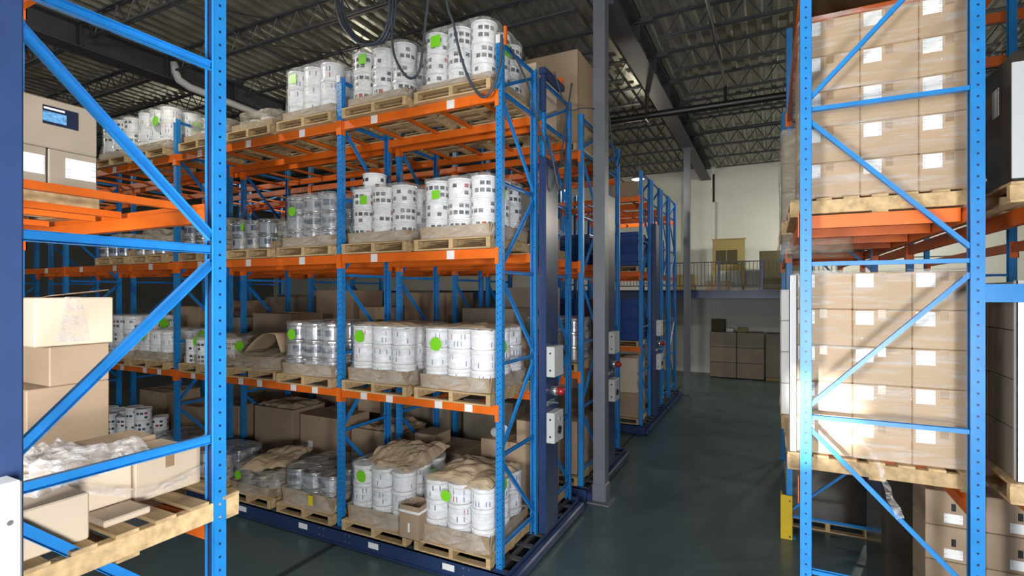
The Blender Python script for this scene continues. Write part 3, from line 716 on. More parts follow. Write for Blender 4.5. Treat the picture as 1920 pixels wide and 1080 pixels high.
pail(SX[2] - 0.28, 5.62, LZ[2] + PH + 0.01 + 3 * PHT, 'A', 'single printed pail set on top of the second stack on middle shelf', 'pails and tins stacked on rack pallets')
load(2, 3, 'C', tr=0.15, stick=(('-y', -0.27, 0.52, 0.07, c), ('+x', 0.1, 0.45, 0.08, q)), flare=0.06, skirt=0.3)
load(1, 1, 'B', tr=0.17, cover=True, stick=(('-y', -0.25, 0.55, 0.085, c), ('+x', -0.2, 0.52, 0.08, c)))
load(1, 2, 'B', tr=0.17, cover=True, stick=(('-y', -0.27, 0.60, 0.085, c), ('+x', 0.25, 0.62, 0.085, c)))
load(1, 3, 'C', tr=0.16, stick=(('-y', -0.28, 0.58, 0.08, c), ('+x', 0.2, 0.58, 0.075, c)))
load(0, 1, 'B', tr=0.20, cover=True, stick=(('-y', -0.10, 0.60, 0.07, c), ('+x', -0.2, 0.72, 0.08, c)))
load(0, 2, 'B', tr=0.20, cover=True, stick=(('-y', -0.24, 0.62, 0.08, c), ('+x', 0.05, 0.60, 0.085, c)))
load(0, 3, 'C', layers=2, tr=0.22, stick=(), sag=0.05, tops=[(0, 0), (1, 0), (2, 0), (1, 1), (2, 1), (2, 2), (0, 1)])
# paper tops
sheet(SX[1], YC, LZ[1] + 0.905, 1.0, 1.0, 'crinkled kraft paper sheet topping the rack-end stack on lower shelf', 1, amp=0.03, droop=0.03)
sheet(SX[2], YC, LZ[1] + 0.905, 1.0, 1.0, 'crinkled kraft paper sheet topping the second stack on lower shelf', 2, amp=0.03, droop=0.03)
sheet(SX[1], YC, LZ[0] + 0.915, 0.95, 0.98, 'crumpled brown kraft paper on the rack-end stack of bottom level', 3, amp=0.06, droop=0.05, dome=0.05)
sheet(SX[2], YC + 0.05, LZ[0] + 0.915, 0.94, 0.98, 'heaped crumpled kraft paper on the second stack of bottom level', 4, amp=0.08, droop=0.05, dome=0.10, tilt=(0.05, 0.10))
# loose open carton between the two bottom stacks
oc = thing('open_carton', 'small open empty carton standing between the two front bottom pallets', 'carton', (-4.06, 5.36, 0.365))
for (x0, x1, y0, y1) in ((-0.15, 0.15, -0.15, -0.144), (-0.15, 0.15, 0.144, 0.15), (-0.15, -0.144, -0.144, 0.144), (0.144, 0.15, -0.144, 0.144)):
    put('carton_wall', MB().box(x0, x1, y0, y1, 0, 0.42).mesh('carton_wall', KRAFT), oc)
put('carton_bottom', MB().box(-0.15, 0.15, -0.15, 0.15, 0, 0.006).mesh('carton_bottom', DARKIN), oc)
put('rim_band', MB().box(-0.153, 0.153, -0.155, -0.15, 0.33, 0.36).box(0.15, 0.155, -0.153, 0.153, 0.33, 0.36).mesh('rim_band', WHITEC), oc)
put('printed_mark', MB().box(-0.02, 0.01, -0.152, -0.15, 0.09, 0.2).mesh('printed_mark', WHITEC), oc)
tag(put('yellow_tag', MB().box(-0.045, 0.045, -0.003, 0, 0, 0.14).mesh('yellow_tag', YTAG), None, (-5.85, 5.27, 0.44)), 'yellow paper tag on the tray of the third bottom stack', 'tag')

# slot 4 to 8: lower, looser loads
def lump(lv, s, hgt, label, seed, kind=None, nx=2, ny=1, layers=1, kraft=True, stick=(), dx=0.0, hw=0.5, r=0.13, h=0.2, dy=0.0, fm=None):
    x, z = SX[s] + dx, LZ[lv]; w = slot(lv, s)
    pallet(x, YC, z, f'wooden pallet under the {w}', w=1.02)
    if kraft:
        tray(x, YC, z + PH, 0.94, 1.02, 0.12, f'brown cardboard tray below the {w}')
    if kind:
        pails(x, YC - 0.3 + dy, z + PH + 0.01, kind, w, nx, ny, layers, r, h)
    wrap(x, YC, z + PH + 0.004, hw, 0.54, hgt, label, seed, fm or FILMB, 0.05, 0.2, 3.2, 0.03, False, sag=0.10, noise_top=0.12, stickers=stick)
lump(3, 4, 0.34, 'low dusty film lump of the fourth stack on top shelf', 21, 'B', 2, 1, 1)
lump(3, 5, 0.4, 'dusty film lump of the fifth stack on top shelf', 22, 'B', 2, 1, 1)
lump(2, 4, 0.52, 'loose film over the short fourth stack on middle shelf', 23, 'C', 3, 2, 2, stick=(('-y', -0.2, 0.36, 0.06, c),), r=0.15, h=0.22)
lump(2, 5, 0.62, 'loose film over the fifth stack on middle shelf beside kraft board', 24, 'C', 3, 2, 2, stick=(('-y', 0.2, 0.44, 0.08, c), ('+x', 0, 0.4, 0.08, c)), r=0.15, h=0.25)
load(3, 6, 'B', tr=0.15, stick=(('-y', 0.2, 0.5, 0.09, c), ('+x', 0, 0.5, 0.09, c)), flare=0.08, skirt=0.3)
load(3, 7, 'A', tr=0.15, flare=0.08, skirt=0.3)
lump(2, 6, 0.5, 'low film lump of the sixth stack on middle shelf', 26, 'C', 3, 2, 1, r=0.15, h=0.24)
lump(2, 7, 0.48, 'low film lump of the seventh stack on middle shelf', 27, 'C', 3, 2, 1, r=0.15, h=0.24)
load(1, 6, 'B', layers=2, tr=0.15, stick=(('-y', -0.2, 0.42, 0.09, c), ('+x', 0.1, 0.4, 0.09, c)), flare=0.10, skirt=0.3, dx=0.0)
load(1, 7, 'A', layers=3, tr=0.12, stick=(('+x', 0.1, 0.6, 0.09, c),), flare=0.07, skirt=0.3)
lump(1, 5, 0.50, 'loose film over the fifth stack on lower shelf', 28, 'A', 3, 2, 2, stick=(('-y', -0.1, 0.38, 0.07, c), ('+x', -0.2, 0.3, 0.08, c)), r=0.14, h=0.2)
# pallet with a bent kraft board (fourth on the lower shelf)
pallet(-7.25, YC + 0.05, LZ[1], 'wooden pallet below the bent kraft board on lower shelf', rz=0.06)
wrap(-7.25, YC, LZ[1] + PH + 0.004, 0.5, 0.56, 0.24, 'flat film bundle under the bent kraft board on lower shelf', 31, FILMB, 0.03, 0.12, 3.5, 0.03, False, sag=0.05, noise_top=0.08)
carton(-7.6, -6.95, 5.5, 6.3, LZ[1] + PH + 0.006, LZ[1] + PH + 0.15, 'flat carton inside the film bundle on lower shelf')
def bent(u, v):
    px = -0.42 + u * 0.8
    return (px, (v - 0.5) * 0.5 + 0.1 * u, 0.16 + 0.36 * math.sin(min(1.0, u * 1.15) * PI * 0.62) - (0.55 * max(0, u - 0.86) / 0.14 * 0.5))
bt = tag(put('kraft_board', MB().grid(bent, 20, 6).mesh('kraft_board', KRAFTP, True), None, (-7.3, 5.8, LZ[1] + PH + 0.03)), 'bent sheet of kraft board standing up on lower shelf load', 'board')
bt.modifiers.new('thickness', 'SOLIDIFY').thickness = 0.006
# bottom level, fourth and beyond
lump(0, 4, 0.42, 'loose film over the fourth stack on bottom level', 33, 'C', 3, 1, 1, stick=(('-y', -0.28, 0.24, 0.07, c),), r=0.15, h=0.22)
sheet(-7.15, YC - 0.1, LZ[0] + 0.60, 0.8, 0.8, 'folded kraft sheet on the fourth stack of bottom level', 6, amp=0.07, droop=0.05, tilt=(0.08, 0.12), rz=0.3)
load(0, 5, 'C', layers=2, tr=0.0, r=0.13, h=0.2, nx=3, ny=3, sag=0.04, fm=FILM)
load(0, 6, 'C', layers=2, tr=0.0, r=0.15, h=0.22, sag=0.03)
load(0, 7, 'A', layers=4, tr=0.0, r=0.15, h=0.22, nx=3, ny=2, tops=[(1, 0), (2, 0)], wrapped=False)
load(0, 8, 'A', layers=3, tr=0.0, r=0.15, h=0.22, nx=3, ny=2, wrapped=False)

# ---- central rack, rear row: brown cartons in the shade
YR = 7.17
def rear(x0, x1, z0, z1, label, m=None, y0=6.72, y1=7.5, lv=0, **k):
    return carton(x0, x1, y0, y1, z0, z1, label, m or KRAFT, 'cartons on the rear rows', **k)
for i, (x, w, h, d) in enumerate(((-3.42, 0.95, 0.92, 'rack-end'), (-4.66, 0.8, 0.62, 'second'), (-5.98, 1.0, 0.78, 'third'), (-7.25, 0.95, 0.88, 'fourth'), (-8.45, 1.05, 0.92, 'fifth'), (-9.95, 1.0, 0.85, 'sixth'), (-11.2, 1.0, 0.7, 'seventh'), (-12.4, 1.0, 0.9, 'eighth'))):
    pallet(x, YR, 0.22, f'wooden pallet on the rear row bottom level, {d} from rack end', w=1.02)
    rear(x - w / 2, x + w / 2, 0.362, 0.362 + h, f'big brown carton on rear row bottom level, {d} from the rack end', paper=[('-y', 0.2, 0.3, 0.12, 0.12)] if i in (3,) else None, tape='-y')
sheet(-5.98, YR, 1.17, 0.95, 0.8, 'crumpled kraft paper over the third rear carton on bottom level', 8, amp=0.07, droop=0.05)
sheet(-8.45, YR, 1.31, 1.0, 0.8, 'crumpled kraft paper over the fifth rear carton on bottom level', 9, amp=0.05, droop=0.04)
tag(put('paper_roll', MB().lathe([(0.075, 0), (0.075, 0.3), (0.06, 0.3), (0.06, 0.0)], 16).mesh('paper_roll', WHITEC), None, (-3.72, 6.85, 1.36), (R(70), 0.2, R(50))), 'loose white paper roll on the rack-end carton in rear row', 'paper roll')
carton(-3.3, -3.0, 6.72, 7.2, 1.29, 1.62, 'small carton on top of the rack-end carton in rear row', KRAFT)
carton(-5.15, -4.75, 6.75, 7.2, 0.99, 1.2, 'opened brown carton on the second rear carton of bottom level', KRAFT)
carton(-6.55, -6.05, 6.95, 7.45, 1.38, 1.7, 'small carton with black marks behind the bay upright, rear row', KRAFT)
for i, (x, w, h, d, m) in enumerate(((-3.45, 1.0, 0.55, 'rack-end', KRAFT), (-4.7, 1.0, 0.5, 'second', KRAFT), (-6.0, 1.05, 0.7, 'third', KRAFT), (-7.3, 1.0, 0.55, 'fourth', CRATE), (-8.5, 1.05, 0.8, 'fifth', KRAFT), (-9.9, 1.0, 0.7, 'sixth', CRATE), (-11.2, 1.0, 0.9, 'seventh', KRAFT))):
    pallet(x, YR, LZ[1], f'wooden pallet on the rear row lower shelf, {d} from rack end', w=1.02)
    rear(x - w / 2, x + w / 2, LZ[1] + 0.142, LZ[1] + 0.142 + h, f'brown carton on rear row lower shelf, {d} from the rack end', m, tape='-y')
for i, (x, w, h, d) in enumerate(((-3.45, 1.0, 0.18, 'rack-end'), (-6.0, 1.0, 0.3, 'third'), (-8.4, 1.0, 0.35, 'fifth'), (-9.9, 1.0, 0.7, 'sixth'))):
    pallet(x, YR, LZ[2], f'wooden pallet on the rear row middle shelf, {d} from rack end', w=1.02)
    rear(x - w / 2, x + w / 2, LZ[2] + 0.142, LZ[2] + 0.142 + h, f'brown carton on rear row middle shelf, {d} from the rack end', KRAFT)
wrap(-3.3, 7.1, LZ[2] + 0.33, 0.4, 0.4, 0.3, 'crumpled white film heap on the rack-end rear carton, middle shelf', 41, FILMH, 0.03, 0.1, 3, 0.07, False, noise_top=0.15)
pallet(-3.5, YR, LZ[3], 'wooden pallet on the rear row top shelf at the rack end', w=1.02)
carton(-3.95, -3.0, 6.75, 7.55, LZ[3] + 0.142, LZ[3] + 0.92, 'pale yellow carton on rear row top shelf at the rack end', KRAFTL)
for x, d in ((-4.7, 'second'), (-6.0, 'third'), (-7.3, 'fourth')):
    pallet(x, YR, LZ[3], f'wooden pallet on the rear row top shelf, {d} from rack end', w=1.02)
# rack 3
pallet(-3.45, 8.78, LZ[3], 'wooden pallet on the top shelf of the rack behind')
carton(-3.95, -2.92, 8.3, 9.3, LZ[3] + 0.142, LZ[3] + 1.75, 'tall brown crate on the top shelf of the rack behind', KRAFT)
for lv, items in ((0, ((-3.45, 1.0, 0.9, 'rack-end'), (-4.7, 1.05, 1.1, 'second'), (-6.1, 1.1, 0.9, 'third'), (-7.4, 1.05, 1.2, 'fourth'), (-8.6, 1.0, 0.9, 'fifth'), (-10.2, 1.1, 1.1, 'sixth'), (-11.7, 1.1, 1.0, 'seventh'))),
                  (1, ((-4.7, 1.1, 0.9, 'second'), (-6.1, 1.05, 1.2, 'third'), (-7.3, 1.05, 0.9, 'fourth'), (-8.55, 1.1, 1.25, 'fifth'), (-10.2, 1.1, 1.1, 'sixth'), (-11.7, 1.1, 1.0, 'seventh'))),
                  (2, ((-6.1, 1.05, 0.8, 'third'), (-7.3, 1.05, 1.0, 'fourth'), (-10.2, 1.1, 1.1, 'sixth')))):
    for (x, w, h, d) in items:
        pallet(x, 8.82, LZ[lv], f'pallet in the rack behind, {LN[lv]}, {d} from its end')
        carton(x - w / 2, x + w / 2, 8.35, 9.3, LZ[lv] + 0.142, LZ[lv] + 0.142 + h, f'brown carton in the rack behind, {LN[lv]}, {d} from its end', random.choice((KRAFT, CRATE)), 'cartons in the rack behind', tape='-y')
for lv in (1, 2):
    for k, d in enumerate(('second', 'third', 'fourth', 'fifth', 'sixth', 'seventh')):
        x = (-4.65, -6.0, -7.25, -8.5, -10.1, -11.5)[k]; h = (1.15, 1.3, 0.95, 1.25, 1.2, 1.1)[(k + lv) % 6]
        pallet(x, 10.1, LZ[lv], f'pallet in the rear row of the rack behind, {LN[lv]}, {d}')
        carton(x - 0.53, x + 0.53, 9.68, 10.55, LZ[lv] + 0.142, LZ[lv] + 0.142 + h, f'dark carton in the rear row of the rack behind, {LN[lv]}, {d}', CRATE, 'cartons in the rack behind')
pallet(-3.45, 8.82, LZ[1], 'pallet in the rack behind, lower shelf, at its end')
pails(-3.45, 8.8, LZ[1] + 0.15, 'C', 'end stack of the rack behind', 3, 2, 3)
wrap(-3.45, 8.8, LZ[1] + 0.144, 0.53, 0.37, 0.76, 'clear film round the tins at the end of the rack behind', 43, FILM)
carton(-3.3, -2.95, 9.7, 10.5, LZ[1] + 0.005, LZ[1] + 1.2, 'tall dark red carton at the far end side of the rack behind', mat('dark_red_carton', (0.10, 0.02, 0.03), 0.6))
# rack 4 and 5 contents
def bins(x0, x1, y, z, h, label, n=3):
    t = thing('plastic_bin', label, 'bin', ((x0 + x1) / 2, y, z), 0, 'blue bins')
    w, d = (x1 - x0) / 2, 0.45
    put('bin_body', MB().cham(-w, w, -d, d, 0, h, 0.02).mesh('bin_body', BLUEBIN), t)
    for k in range(n): put('rib', MB().cham(-w - 0.015, w + 0.015, -d - 0.015, d + 0.015, h * (k + 0.5) / n, h * (k + 0.5) / n + 0.04, 0.005).mesh('rib', BLUEBIN), t)
for k, (x, d) in enumerate(((-3.45, 'end'), (-4.7, 'inner'))):
    pallet(x, 13.3, LZ[1], f'pallet under the {d} blue bin, second aisle, lower shelf'); bins(x - 0.52, x + 0.52, 13.25, LZ[1] + 0.145, 1.05, f'blue plastic bin on the lower shelf beyond the second aisle, {d} place')
    pallet(x, 13.3, LZ[2], f'pallet under the {d} dark blue bin, second aisle, middle shelf'); bins(x - 0.52, x + 0.52, 13.25, LZ[2] + 0.145, 0.85, f'ribbed dark blue bin on the middle shelf beyond the second aisle, {d} place', 4)
    pallet(x, 13.3, LZ[0], f'pallet on bottom level beyond the second aisle, {d} place'); carton(x - 0.52, x + 0.52, 12.8, 13.7, LZ[0] + 0.145, LZ[0] + 0.75, f'lower brown carton on bottom level beyond the second aisle, {d} place', KRAFT)
    carton(x - 0.5, x + 0.5, 12.8, 13.7, LZ[0] + 0.755, LZ[0] + 1.62, f'upper pale carton on bottom level beyond the second aisle, {d} place', KRAFTL)
    pallet(x, 15.95, LZ[2], f'pallet under the {d} bin of the farthest rack, middle shelf'); bins(x - 0.52, x + 0.52, 15.9, LZ[2] + 0.145, 0.95, f'bright blue bin on the middle shelf of the farthest rack, {d} place', 2)
carton(-3.9, -2.95, 12.85, 13.6, LZ[3] + 0.005, LZ[3] + 0.4, 'low brown carton on the top shelf beyond the second aisle', KRAFT)
carton(-3.4, -2.95, 15.5, 16.3, LZ[1] + 0.005, LZ[1] + 0.6, 'olive carton on the lower shelf of the farthest rack', BOARDD)
carton(-3.5, -2.95, 15.5, 16.3, 0.22, 0.62, 'white carton on the bottom level of the farthest rack', WHITEC)
carton(-3.5, -2.98, 15.5, 16.3, 0.625, 1.0, 'brown carton above the white one in the farthest rack', KRAFT)
carton(-3.45, -2.93, 15.5, 16.2, 1.005, 1.3, 'white tilted carton atop the stack in the farthest rack', WHITEC, rz=0.1)
carton(-3.45, -2.95, 15.5, 16.3, 1.45, 1.9, 'tan carton just below the lower shelf of the farthest rack', KRAFTL)

# ---- rack at the left edge: loose cartons
pallet(-3.41, 1.44, LZ[1], 'splintered wooden pallet jutting out of the left rack with loose cartons', rz=0)
bz = LZ[1] + PH + 0.001
carton(-3.62, -3.20, 1.645, 2.02, bz, bz + 0.225, 'pale carton at the far end of the left rack pallet', KRAFTL, tape='+x')
carton(-3.62, -3.22, 1.33, 1.638, bz, bz + 0.245, 'pale carton in the middle of the left rack pallet', KRAFTL)
carton(-3.35, -2.95, 0.95, 1.315, bz, bz + 0.225, 'pale carton nearest the grey control box on the left rack pallet', KRAFTL)
carton(-3.20, -3.0, 1.40, 1.62, bz, bz + 0.035, 'folded flat carton flap lying on the left rack pallet', KRAFTL)
carton(-3.93, -3.64, 1.55, 2.0, bz, bz + 0.25, 'brown carton behind the pale cartons on the left rack pallet', KRAFT)
carton(-3.93, -3.64, 1.0, 1.52, bz, bz + 0.24, 'brown carton under the crumpled film on the left rack pallet', KRAFT)
sheet(-3.50, 1.38, bz + 0.275, 0.62, 0.75, 'heap of crumpled clear film on the left rack cartons', 12, FILMH, amp=0.06, droop=0.08, n=46, freq=5.2, name='film_heap', cat='film', rz=0.4)
tag(put('film_strand', MB().grid(lambda u, v: (-3.19 + 0.05 * math.sin(u * 3) + 0.012 * noise.noise(Vector((u * 9, v * 4, 1))), 1.33 + u * 0.72, bz + 0.21 - 0.17 * math.sin(min(1, u * 1.5) * PI / 2) + 0.06 * u * u + (v - 0.5) * 0.05), 24, 3).mesh('film_strand', FILMH, True)), 'twisted film strand hanging across the pale cartons', 'film')
pallet(-4.76, 1.44, LZ[1], 'pallet below the tall carton stack in the left rack')
carton(-4.9, -4.3, 1.57, 2.04, bz, 2.83, 'large bottom carton of the tall stack in the left rack', KRAFT)
carton(-4.9, -4.3, 1.69, 2.04, 2.832, 3.10, 'middle carton of the tall stack in the left rack', KRAFT)
top_c = carton(-4.85, -4.27, 1.60, 2.05, 3.105, 3.43, 'damaged top carton of the tall stack in the left rack, film on its seam', KRAFTL, tape=None)
put('open_flap', MB().box(-0.1, 0.27, -0.13, 0.21, 0, 0.005).mesh('open_flap', KRAFT), top_c, (0, 0, 0.325), (0.12, -0.1, 0))
put('seam_film', MB().grid(lambda u, v: (0.296 + 0.008 * noise.noise(Vector((u * 9, v * 9, 2))), -0.02 + (u - 0.5) * (0.09 + 0.10 * (1 - v)) , 0.02 + v * 0.31), 8, 14).mesh('seam_film', FILMH, True), top_c)
for zz in (bz, 2.55):
    carton(-4.95, -4.42, 1.02, 1.55, zz, zz + 0.27, f'dark side carton by the tall stack in the left rack, {"lower" if zz == bz else "upper"} one', CRATE)
z2 = LZ[2] + PH + 0.001
pallet(-4.72, 1.32, LZ[2], 'pallet on the upper crossbars of the left rack')
carton(-4.75, -4.16, 1.63, 1.90, z2, z2 + 0.265, 'lower far carton with paper label on the upper left rack', CRATE, paper=[('+x', 0.09, 0.09, 0.17, 0.13)])
carton(-4.75, -4.16, 1.34, 1.622, z2, z2 + 0.265, 'lower near carton with paper label on the upper left rack', CRATE, paper=[('+x', 0.1, 0.09, 0.17, 0.12)])
tlc = carton(-4.75, -4.16, 1.30, 1.90, z2 + 0.267, z2 + 0.585, 'top carton with a dark blue printed label on the upper left rack', CRATE)
pl_ = put('printed_label', MB().box(0.295, 0.298, 0.0, 0.19, 0.15, 0.27).mesh('printed_label', mat('label_navy', (0.012, 0.016, 0.035), 0.3)), tlc)
put('title_bar', MB().box(0.298, 0.2988, 0.005, 0.115, 0.246, 0.258).mesh('title_bar', WHITEC), pl_)
put('picture_panel', MB().box(0.298, 0.2988, 0.0, 0.125, 0.168, 0.232).mesh('picture_panel', mat('label_sky_blue', (0.16, 0.42, 0.80), 0.3, var=0.7, scale=14, stretch=(1, 3, 8))), pl_)
#

# ---- right rack: labelled cartons
def carton_stack(xs, y0, dep, z0, hh, nrow, where, nlabel, m, extra=2, group='labelled cartons on the right rack', lab_dx=0.02, tape='-y'):
    rn = ('bottom', 'second', 'third', 'fourth', 'top') if nrow == 5 else ('bottom', 'second', 'third', 'fourth', 'fifth', 'top')
    cn = ('left', 'centre', 'right')
    for r in range(nrow):
        for ci in range(len(xs) - 1):
            carton(xs[ci] + 0.001, xs[ci + 1] - 0.001, y0, y0 + dep, z0 + r * hh, z0 + (r + 1) * hh - 0.002, f'brown carton with white label, {rn[r]} row {cn[ci]}, {where}', m, group, tape=tape,
                   paper=[('-y', lab_dx, hh - 0.118, 0.115, 0.105)])
        for e in range(extra):
            carton(xs[0] + 0.001, xs[1] - 0.001, y0 + (e + 1) * (dep + 0.003), y0 + (e + 1) * (dep + 0.003) + dep, z0 + r * hh, z0 + (r + 1) * hh - 0.002, f'side carton {("behind the front", "at the back")[e]}, {rn[r]} row, {where}', m, group)
KR2 = mat('right_rack_carton', (0.47, 0.335, 0.215), 0.6, var=0.08, scale=2, rnd=0.05)
pallet(0.74, 5.32, LR[1], 'pallet under the upper carton load in the right rack', rz=PI / 2, w=1.2)
carton_stack([0.22, 0.62, 0.985, 1.34], 4.77, 0.38, LR[1] + 0.142, 0.284, 5, 'upper load of right rack', 1, KR2)
wrap(0.78, 5.34, LR[1] + 0.15, 0.585, 0.595, 1.44, 'glossy clear film round the upper carton load of right rack', 51, FILMS, 0.015, 0.1, 26, 0.005, False, nt=72, sag=0)
pallet(0.72, 5.32, LR[0], 'pallet under the lower carton load in the right rack', rz=PI / 2, w=1.2)
carton_stack([0.18, 0.57, 0.945, 1.32], 4.77, 0.38, LR[0] + 0.142, 0.288, 5, 'lower load of right rack', 1, KR2)
wrap(0.75, 5.34, LR[0] + 0.15, 0.59, 0.595, 1.45, 'glossy clear film round the lower carton load of right rack', 52, FILMS, 0.015, 0.1, 26, 0.005, False, nt=72)
tag(put('corner_board', MB().box(0, 0.05, 0, 0.006, 0, 1.42).box(0, 0.006, 0, 0.05, 0, 1.42).mesh('corner_board', WHITEC), None, (0.135, 4.735, LR[0] + 0.145)), 'white corner board on the lower load beside the right rack upright', 'corner board')
# second pallets behind
pallet(0.70, 6.7, LR[0], 'second pallet in the lower level of the right rack', rz=PI / 2, w=1.2)
for r in range(4):
    carton(0.10, 0.7, 6.15, 6.9, LR[0] + 0.142 + r * 0.33, LR[0] + 0.142 + r * 0.33 + 0.325, f'white printed carton behind the lower load, {("bottom", "second", "third", "top")[r]} row', WHITEC, 'white printed cartons', paper=[('-y', 0.06, 0.05, 0.2, 0.22), ('-x', 0.2, 0.05, 0.3, 0.22)], pm=WHITEPR)
pallet(0.70, 6.7, LR[1], 'second pallet in the upper level of the right rack', rz=PI / 2, w=1.2)
for r in range(3):
    carton(0.11, 0.7, 6.1, 6.9, LR[1] + 0.142 + r * 0.3, LR[1] + 0.142 + r * 0.3 + 0.297, f'wrapped brown carton behind the upper load, {("bottom", "middle", "top")[r]} row', CRATE, 'wrapped cartons behind')
wrap(0.42, 6.5, LR[1] - 0.2, 0.33, 0.42, 1.3, 'loose hanging film on the cartons behind the upper load', 55, FILMB, 0.02, 0.2, 12, 0.015, False)
carton(0.2, 1.2, 4.75, 5.9, LR[2] + 0.005, LR[2] + 0.5, 'dark brown carton on the highest level of the right rack', BOARDD)
# floor stack
pallet(1.42, 5.85, 0.0, 'floor pallet under the cartons in the right rack', rz=0, w=1.2)
for r in range(6):
    for ci in range(2):
        hh = 0.281
        fc = carton(1.14 + ci * 0.385, 1.14 + ci * 0.385 + 0.383, 5.32, 5.75, 0.142 + r * (hh + 0.004), 0.142 + r * (hh + 0.004) + hh, f'brown carton with slot mark on the floor pallet, row {("one", "two", "three", "four", "five", "six")[r]} from floor, {("left", "right")[ci]}', KRAFT, 'floor stack cartons',
               paper=[('-y', 0.12 + ci * 0.02, 0.03, 0.12, 0.075)])
        put('hand_hole', cached('hh', lambda: MB().box(-0.015, 0.015, -0.003, 0, 0, 0.06).mesh('hand_hole', SCREW)), fc, (-0.01 + ci * 0.02, -0.215, 0.13))
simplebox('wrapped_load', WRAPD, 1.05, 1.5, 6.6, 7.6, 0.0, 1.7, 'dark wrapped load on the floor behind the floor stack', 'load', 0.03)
# second bay of the right rack, loads added to block floor sheen and keep it dark
for k, (yy, nm) in enumerate(((9.3, 'near'), (10.9, 'far'))):
    pallet(0.74, yy, 0.0, f'added floor pallet in the second bay of the right rack, {nm} one', w=1.0)
    carton(0.26, 1.22, yy - 0.55, yy + 0.55, 0.142, 1.75, f'dark load added to block floor sheen in the second bay, {nm} one', WRAPD, 'second bay loads', name='wrapped_load', cat='load')
    pallet(0.74, yy, LR[0], f'added lower shelf pallet in the second bay of the right rack, {nm} one', w=1.0)
    carton(0.26, 1.22, yy - 0.55, yy + 0.55, LR[0] + 0.142, LR[0] + 1.3, f'added brown carton on the lower shelf of the second bay, {nm} one', CRATE, 'second bay loads')
    pallet(0.74, yy, LR[1], f'added upper shelf pallet in the second bay of the right rack, {nm} one', w=1.0)
    carton(0.26, 1.22, yy - 0.55, yy + 0.55, LR[1] + 0.142, LR[1] + 1.2, f'added brown carton on the upper shelf of the second bay, {nm} one', CRATE, 'second bay loads')
# neighbouring rack loads at the right edge
pallet(2.04, 5.2, LR[1], 'pallet in the neighbouring rack at the right edge', rz=PI / 2, w=1.2)
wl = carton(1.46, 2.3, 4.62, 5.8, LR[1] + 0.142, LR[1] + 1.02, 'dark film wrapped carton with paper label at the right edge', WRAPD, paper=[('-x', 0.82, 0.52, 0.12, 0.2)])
put('white_board', MB().box(-0.428, -0.08, -0.602, -0.59, 0.02, 0.80).mesh('white_board', PIPEW), wl)
pallet(2.04, 5.2, LR[0], 'lower pallet in the neighbouring rack at the right edge', rz=PI / 2, w=1.2)
for r in range(4):
    carton(1.50, 2.3, 4.66, 5.2, LR[0] + 0.142 + r * 0.34, LR[0] + 0.142 + r * 0.34 + 0.336, f'dark brown carton in the neighbouring rack, {("bottom", "second", "third", "top")[r]} row', CRATE, 'neighbouring rack cartons')
    carton(1.50, 2.3, 5.21, 5.8, LR[0] + 0.142 + r * 0.34, LR[0] + 0.142 + r * 0.34 + 0.336, f'rear dark brown carton in the neighbouring rack, {("bottom", "second", "third", "top")[r]} row', CRATE, 'neighbouring rack cartons')
tag(put('corner_board', MB().box(0, 0.10, 0, 0.006, 0, 1.36).box(0, 0.006, 0, 0.05, 0, 1.36).mesh('corner_board', WHITEC), None, (1.49, 4.65, LR[0] + 0.145)), 'white corner board on the cartons at the right edge', 'corner board')
# strand of film hanging from the lower right pallet
fp = [(0.56, 2.42), (0.64, 2.33), (0.70, 2.22), (0.71, 2.15), (0.74, 2.08), (0.75, 2.01), (0.79, 1.95), (0.81, 1.88)]
def strand(u, v):
    k = min(int(u * 7), 6); t = u * 7 - k
    return (fp[k][0] * (1 - t) + fp[k + 1][0] * t + (v - 0.5) * 0.035 * (0.4 + u), 4.435 + 0.012 * math.sin(u * 25 + v * 3), fp[k][1] * (1 - t) + fp[k + 1][1] * t + (v - 0.5) * 0.02)
tag(put('film_strand', MB().grid(strand, 40, 4).mesh('film_strand', FILMH, True)), 'twisted white film strand hanging over the right rack brace', 'film')

# ------------------------------------------------------------------ cables
def smooth(pts, n=8):
    P = [Vector(p) for p in pts]; out = []
    for i in range(len(P) - 1):
        a, b, c2, d = P[max(i - 1, 0)], P[i], P[i + 1], P[min(i + 2, len(P) - 1)]
        for k in range(n):
            t = k / n
            out.append(0.5 * ((2 * b) + (c2 - a) * t + (2 * a - 5 * b + 4 * c2 - d) * t * t + (3 * b - a - 3 * c2 + d) * t ** 3))
    return out + [P[-1]]
yb = 5.2
cb = thing('hanging_cable', 'thick bundle of looped power cables hanging left above the pails', 'cable', (-4.75, yb, 6.7))
loop = [(-5.30, 8.5), (-5.27, 7.6), (-5.19, 7.17), (-5.05, 6.94), (-4.86, 6.76), (-4.70, 6.70), (-4.52, 6.70), (-4.40, 6.82), (-4.34, 7.0), (-4.32, 7.4), (-4.30, 8.5)]
for k in range(4):
    put('cable', MB().tube([(p[0] + 4.75 + 0.025 * (k % 2), (k - 1.5) * 0.03, p[1] - 6.7 + 0.03 * (k // 2)) for p in smooth([(a, 0, b2) for a, b2 in loop])] and [Vector((p.x + 4.75 + 0.025 * (k % 2), (k - 1.5) * 0.03, p.z - 6.7 + 0.03 * (k // 2))) for p in smooth([(a, 0, b2) for a, b2 in loop])], 0.016, 6).mesh('cable', CABLE, True), cb)
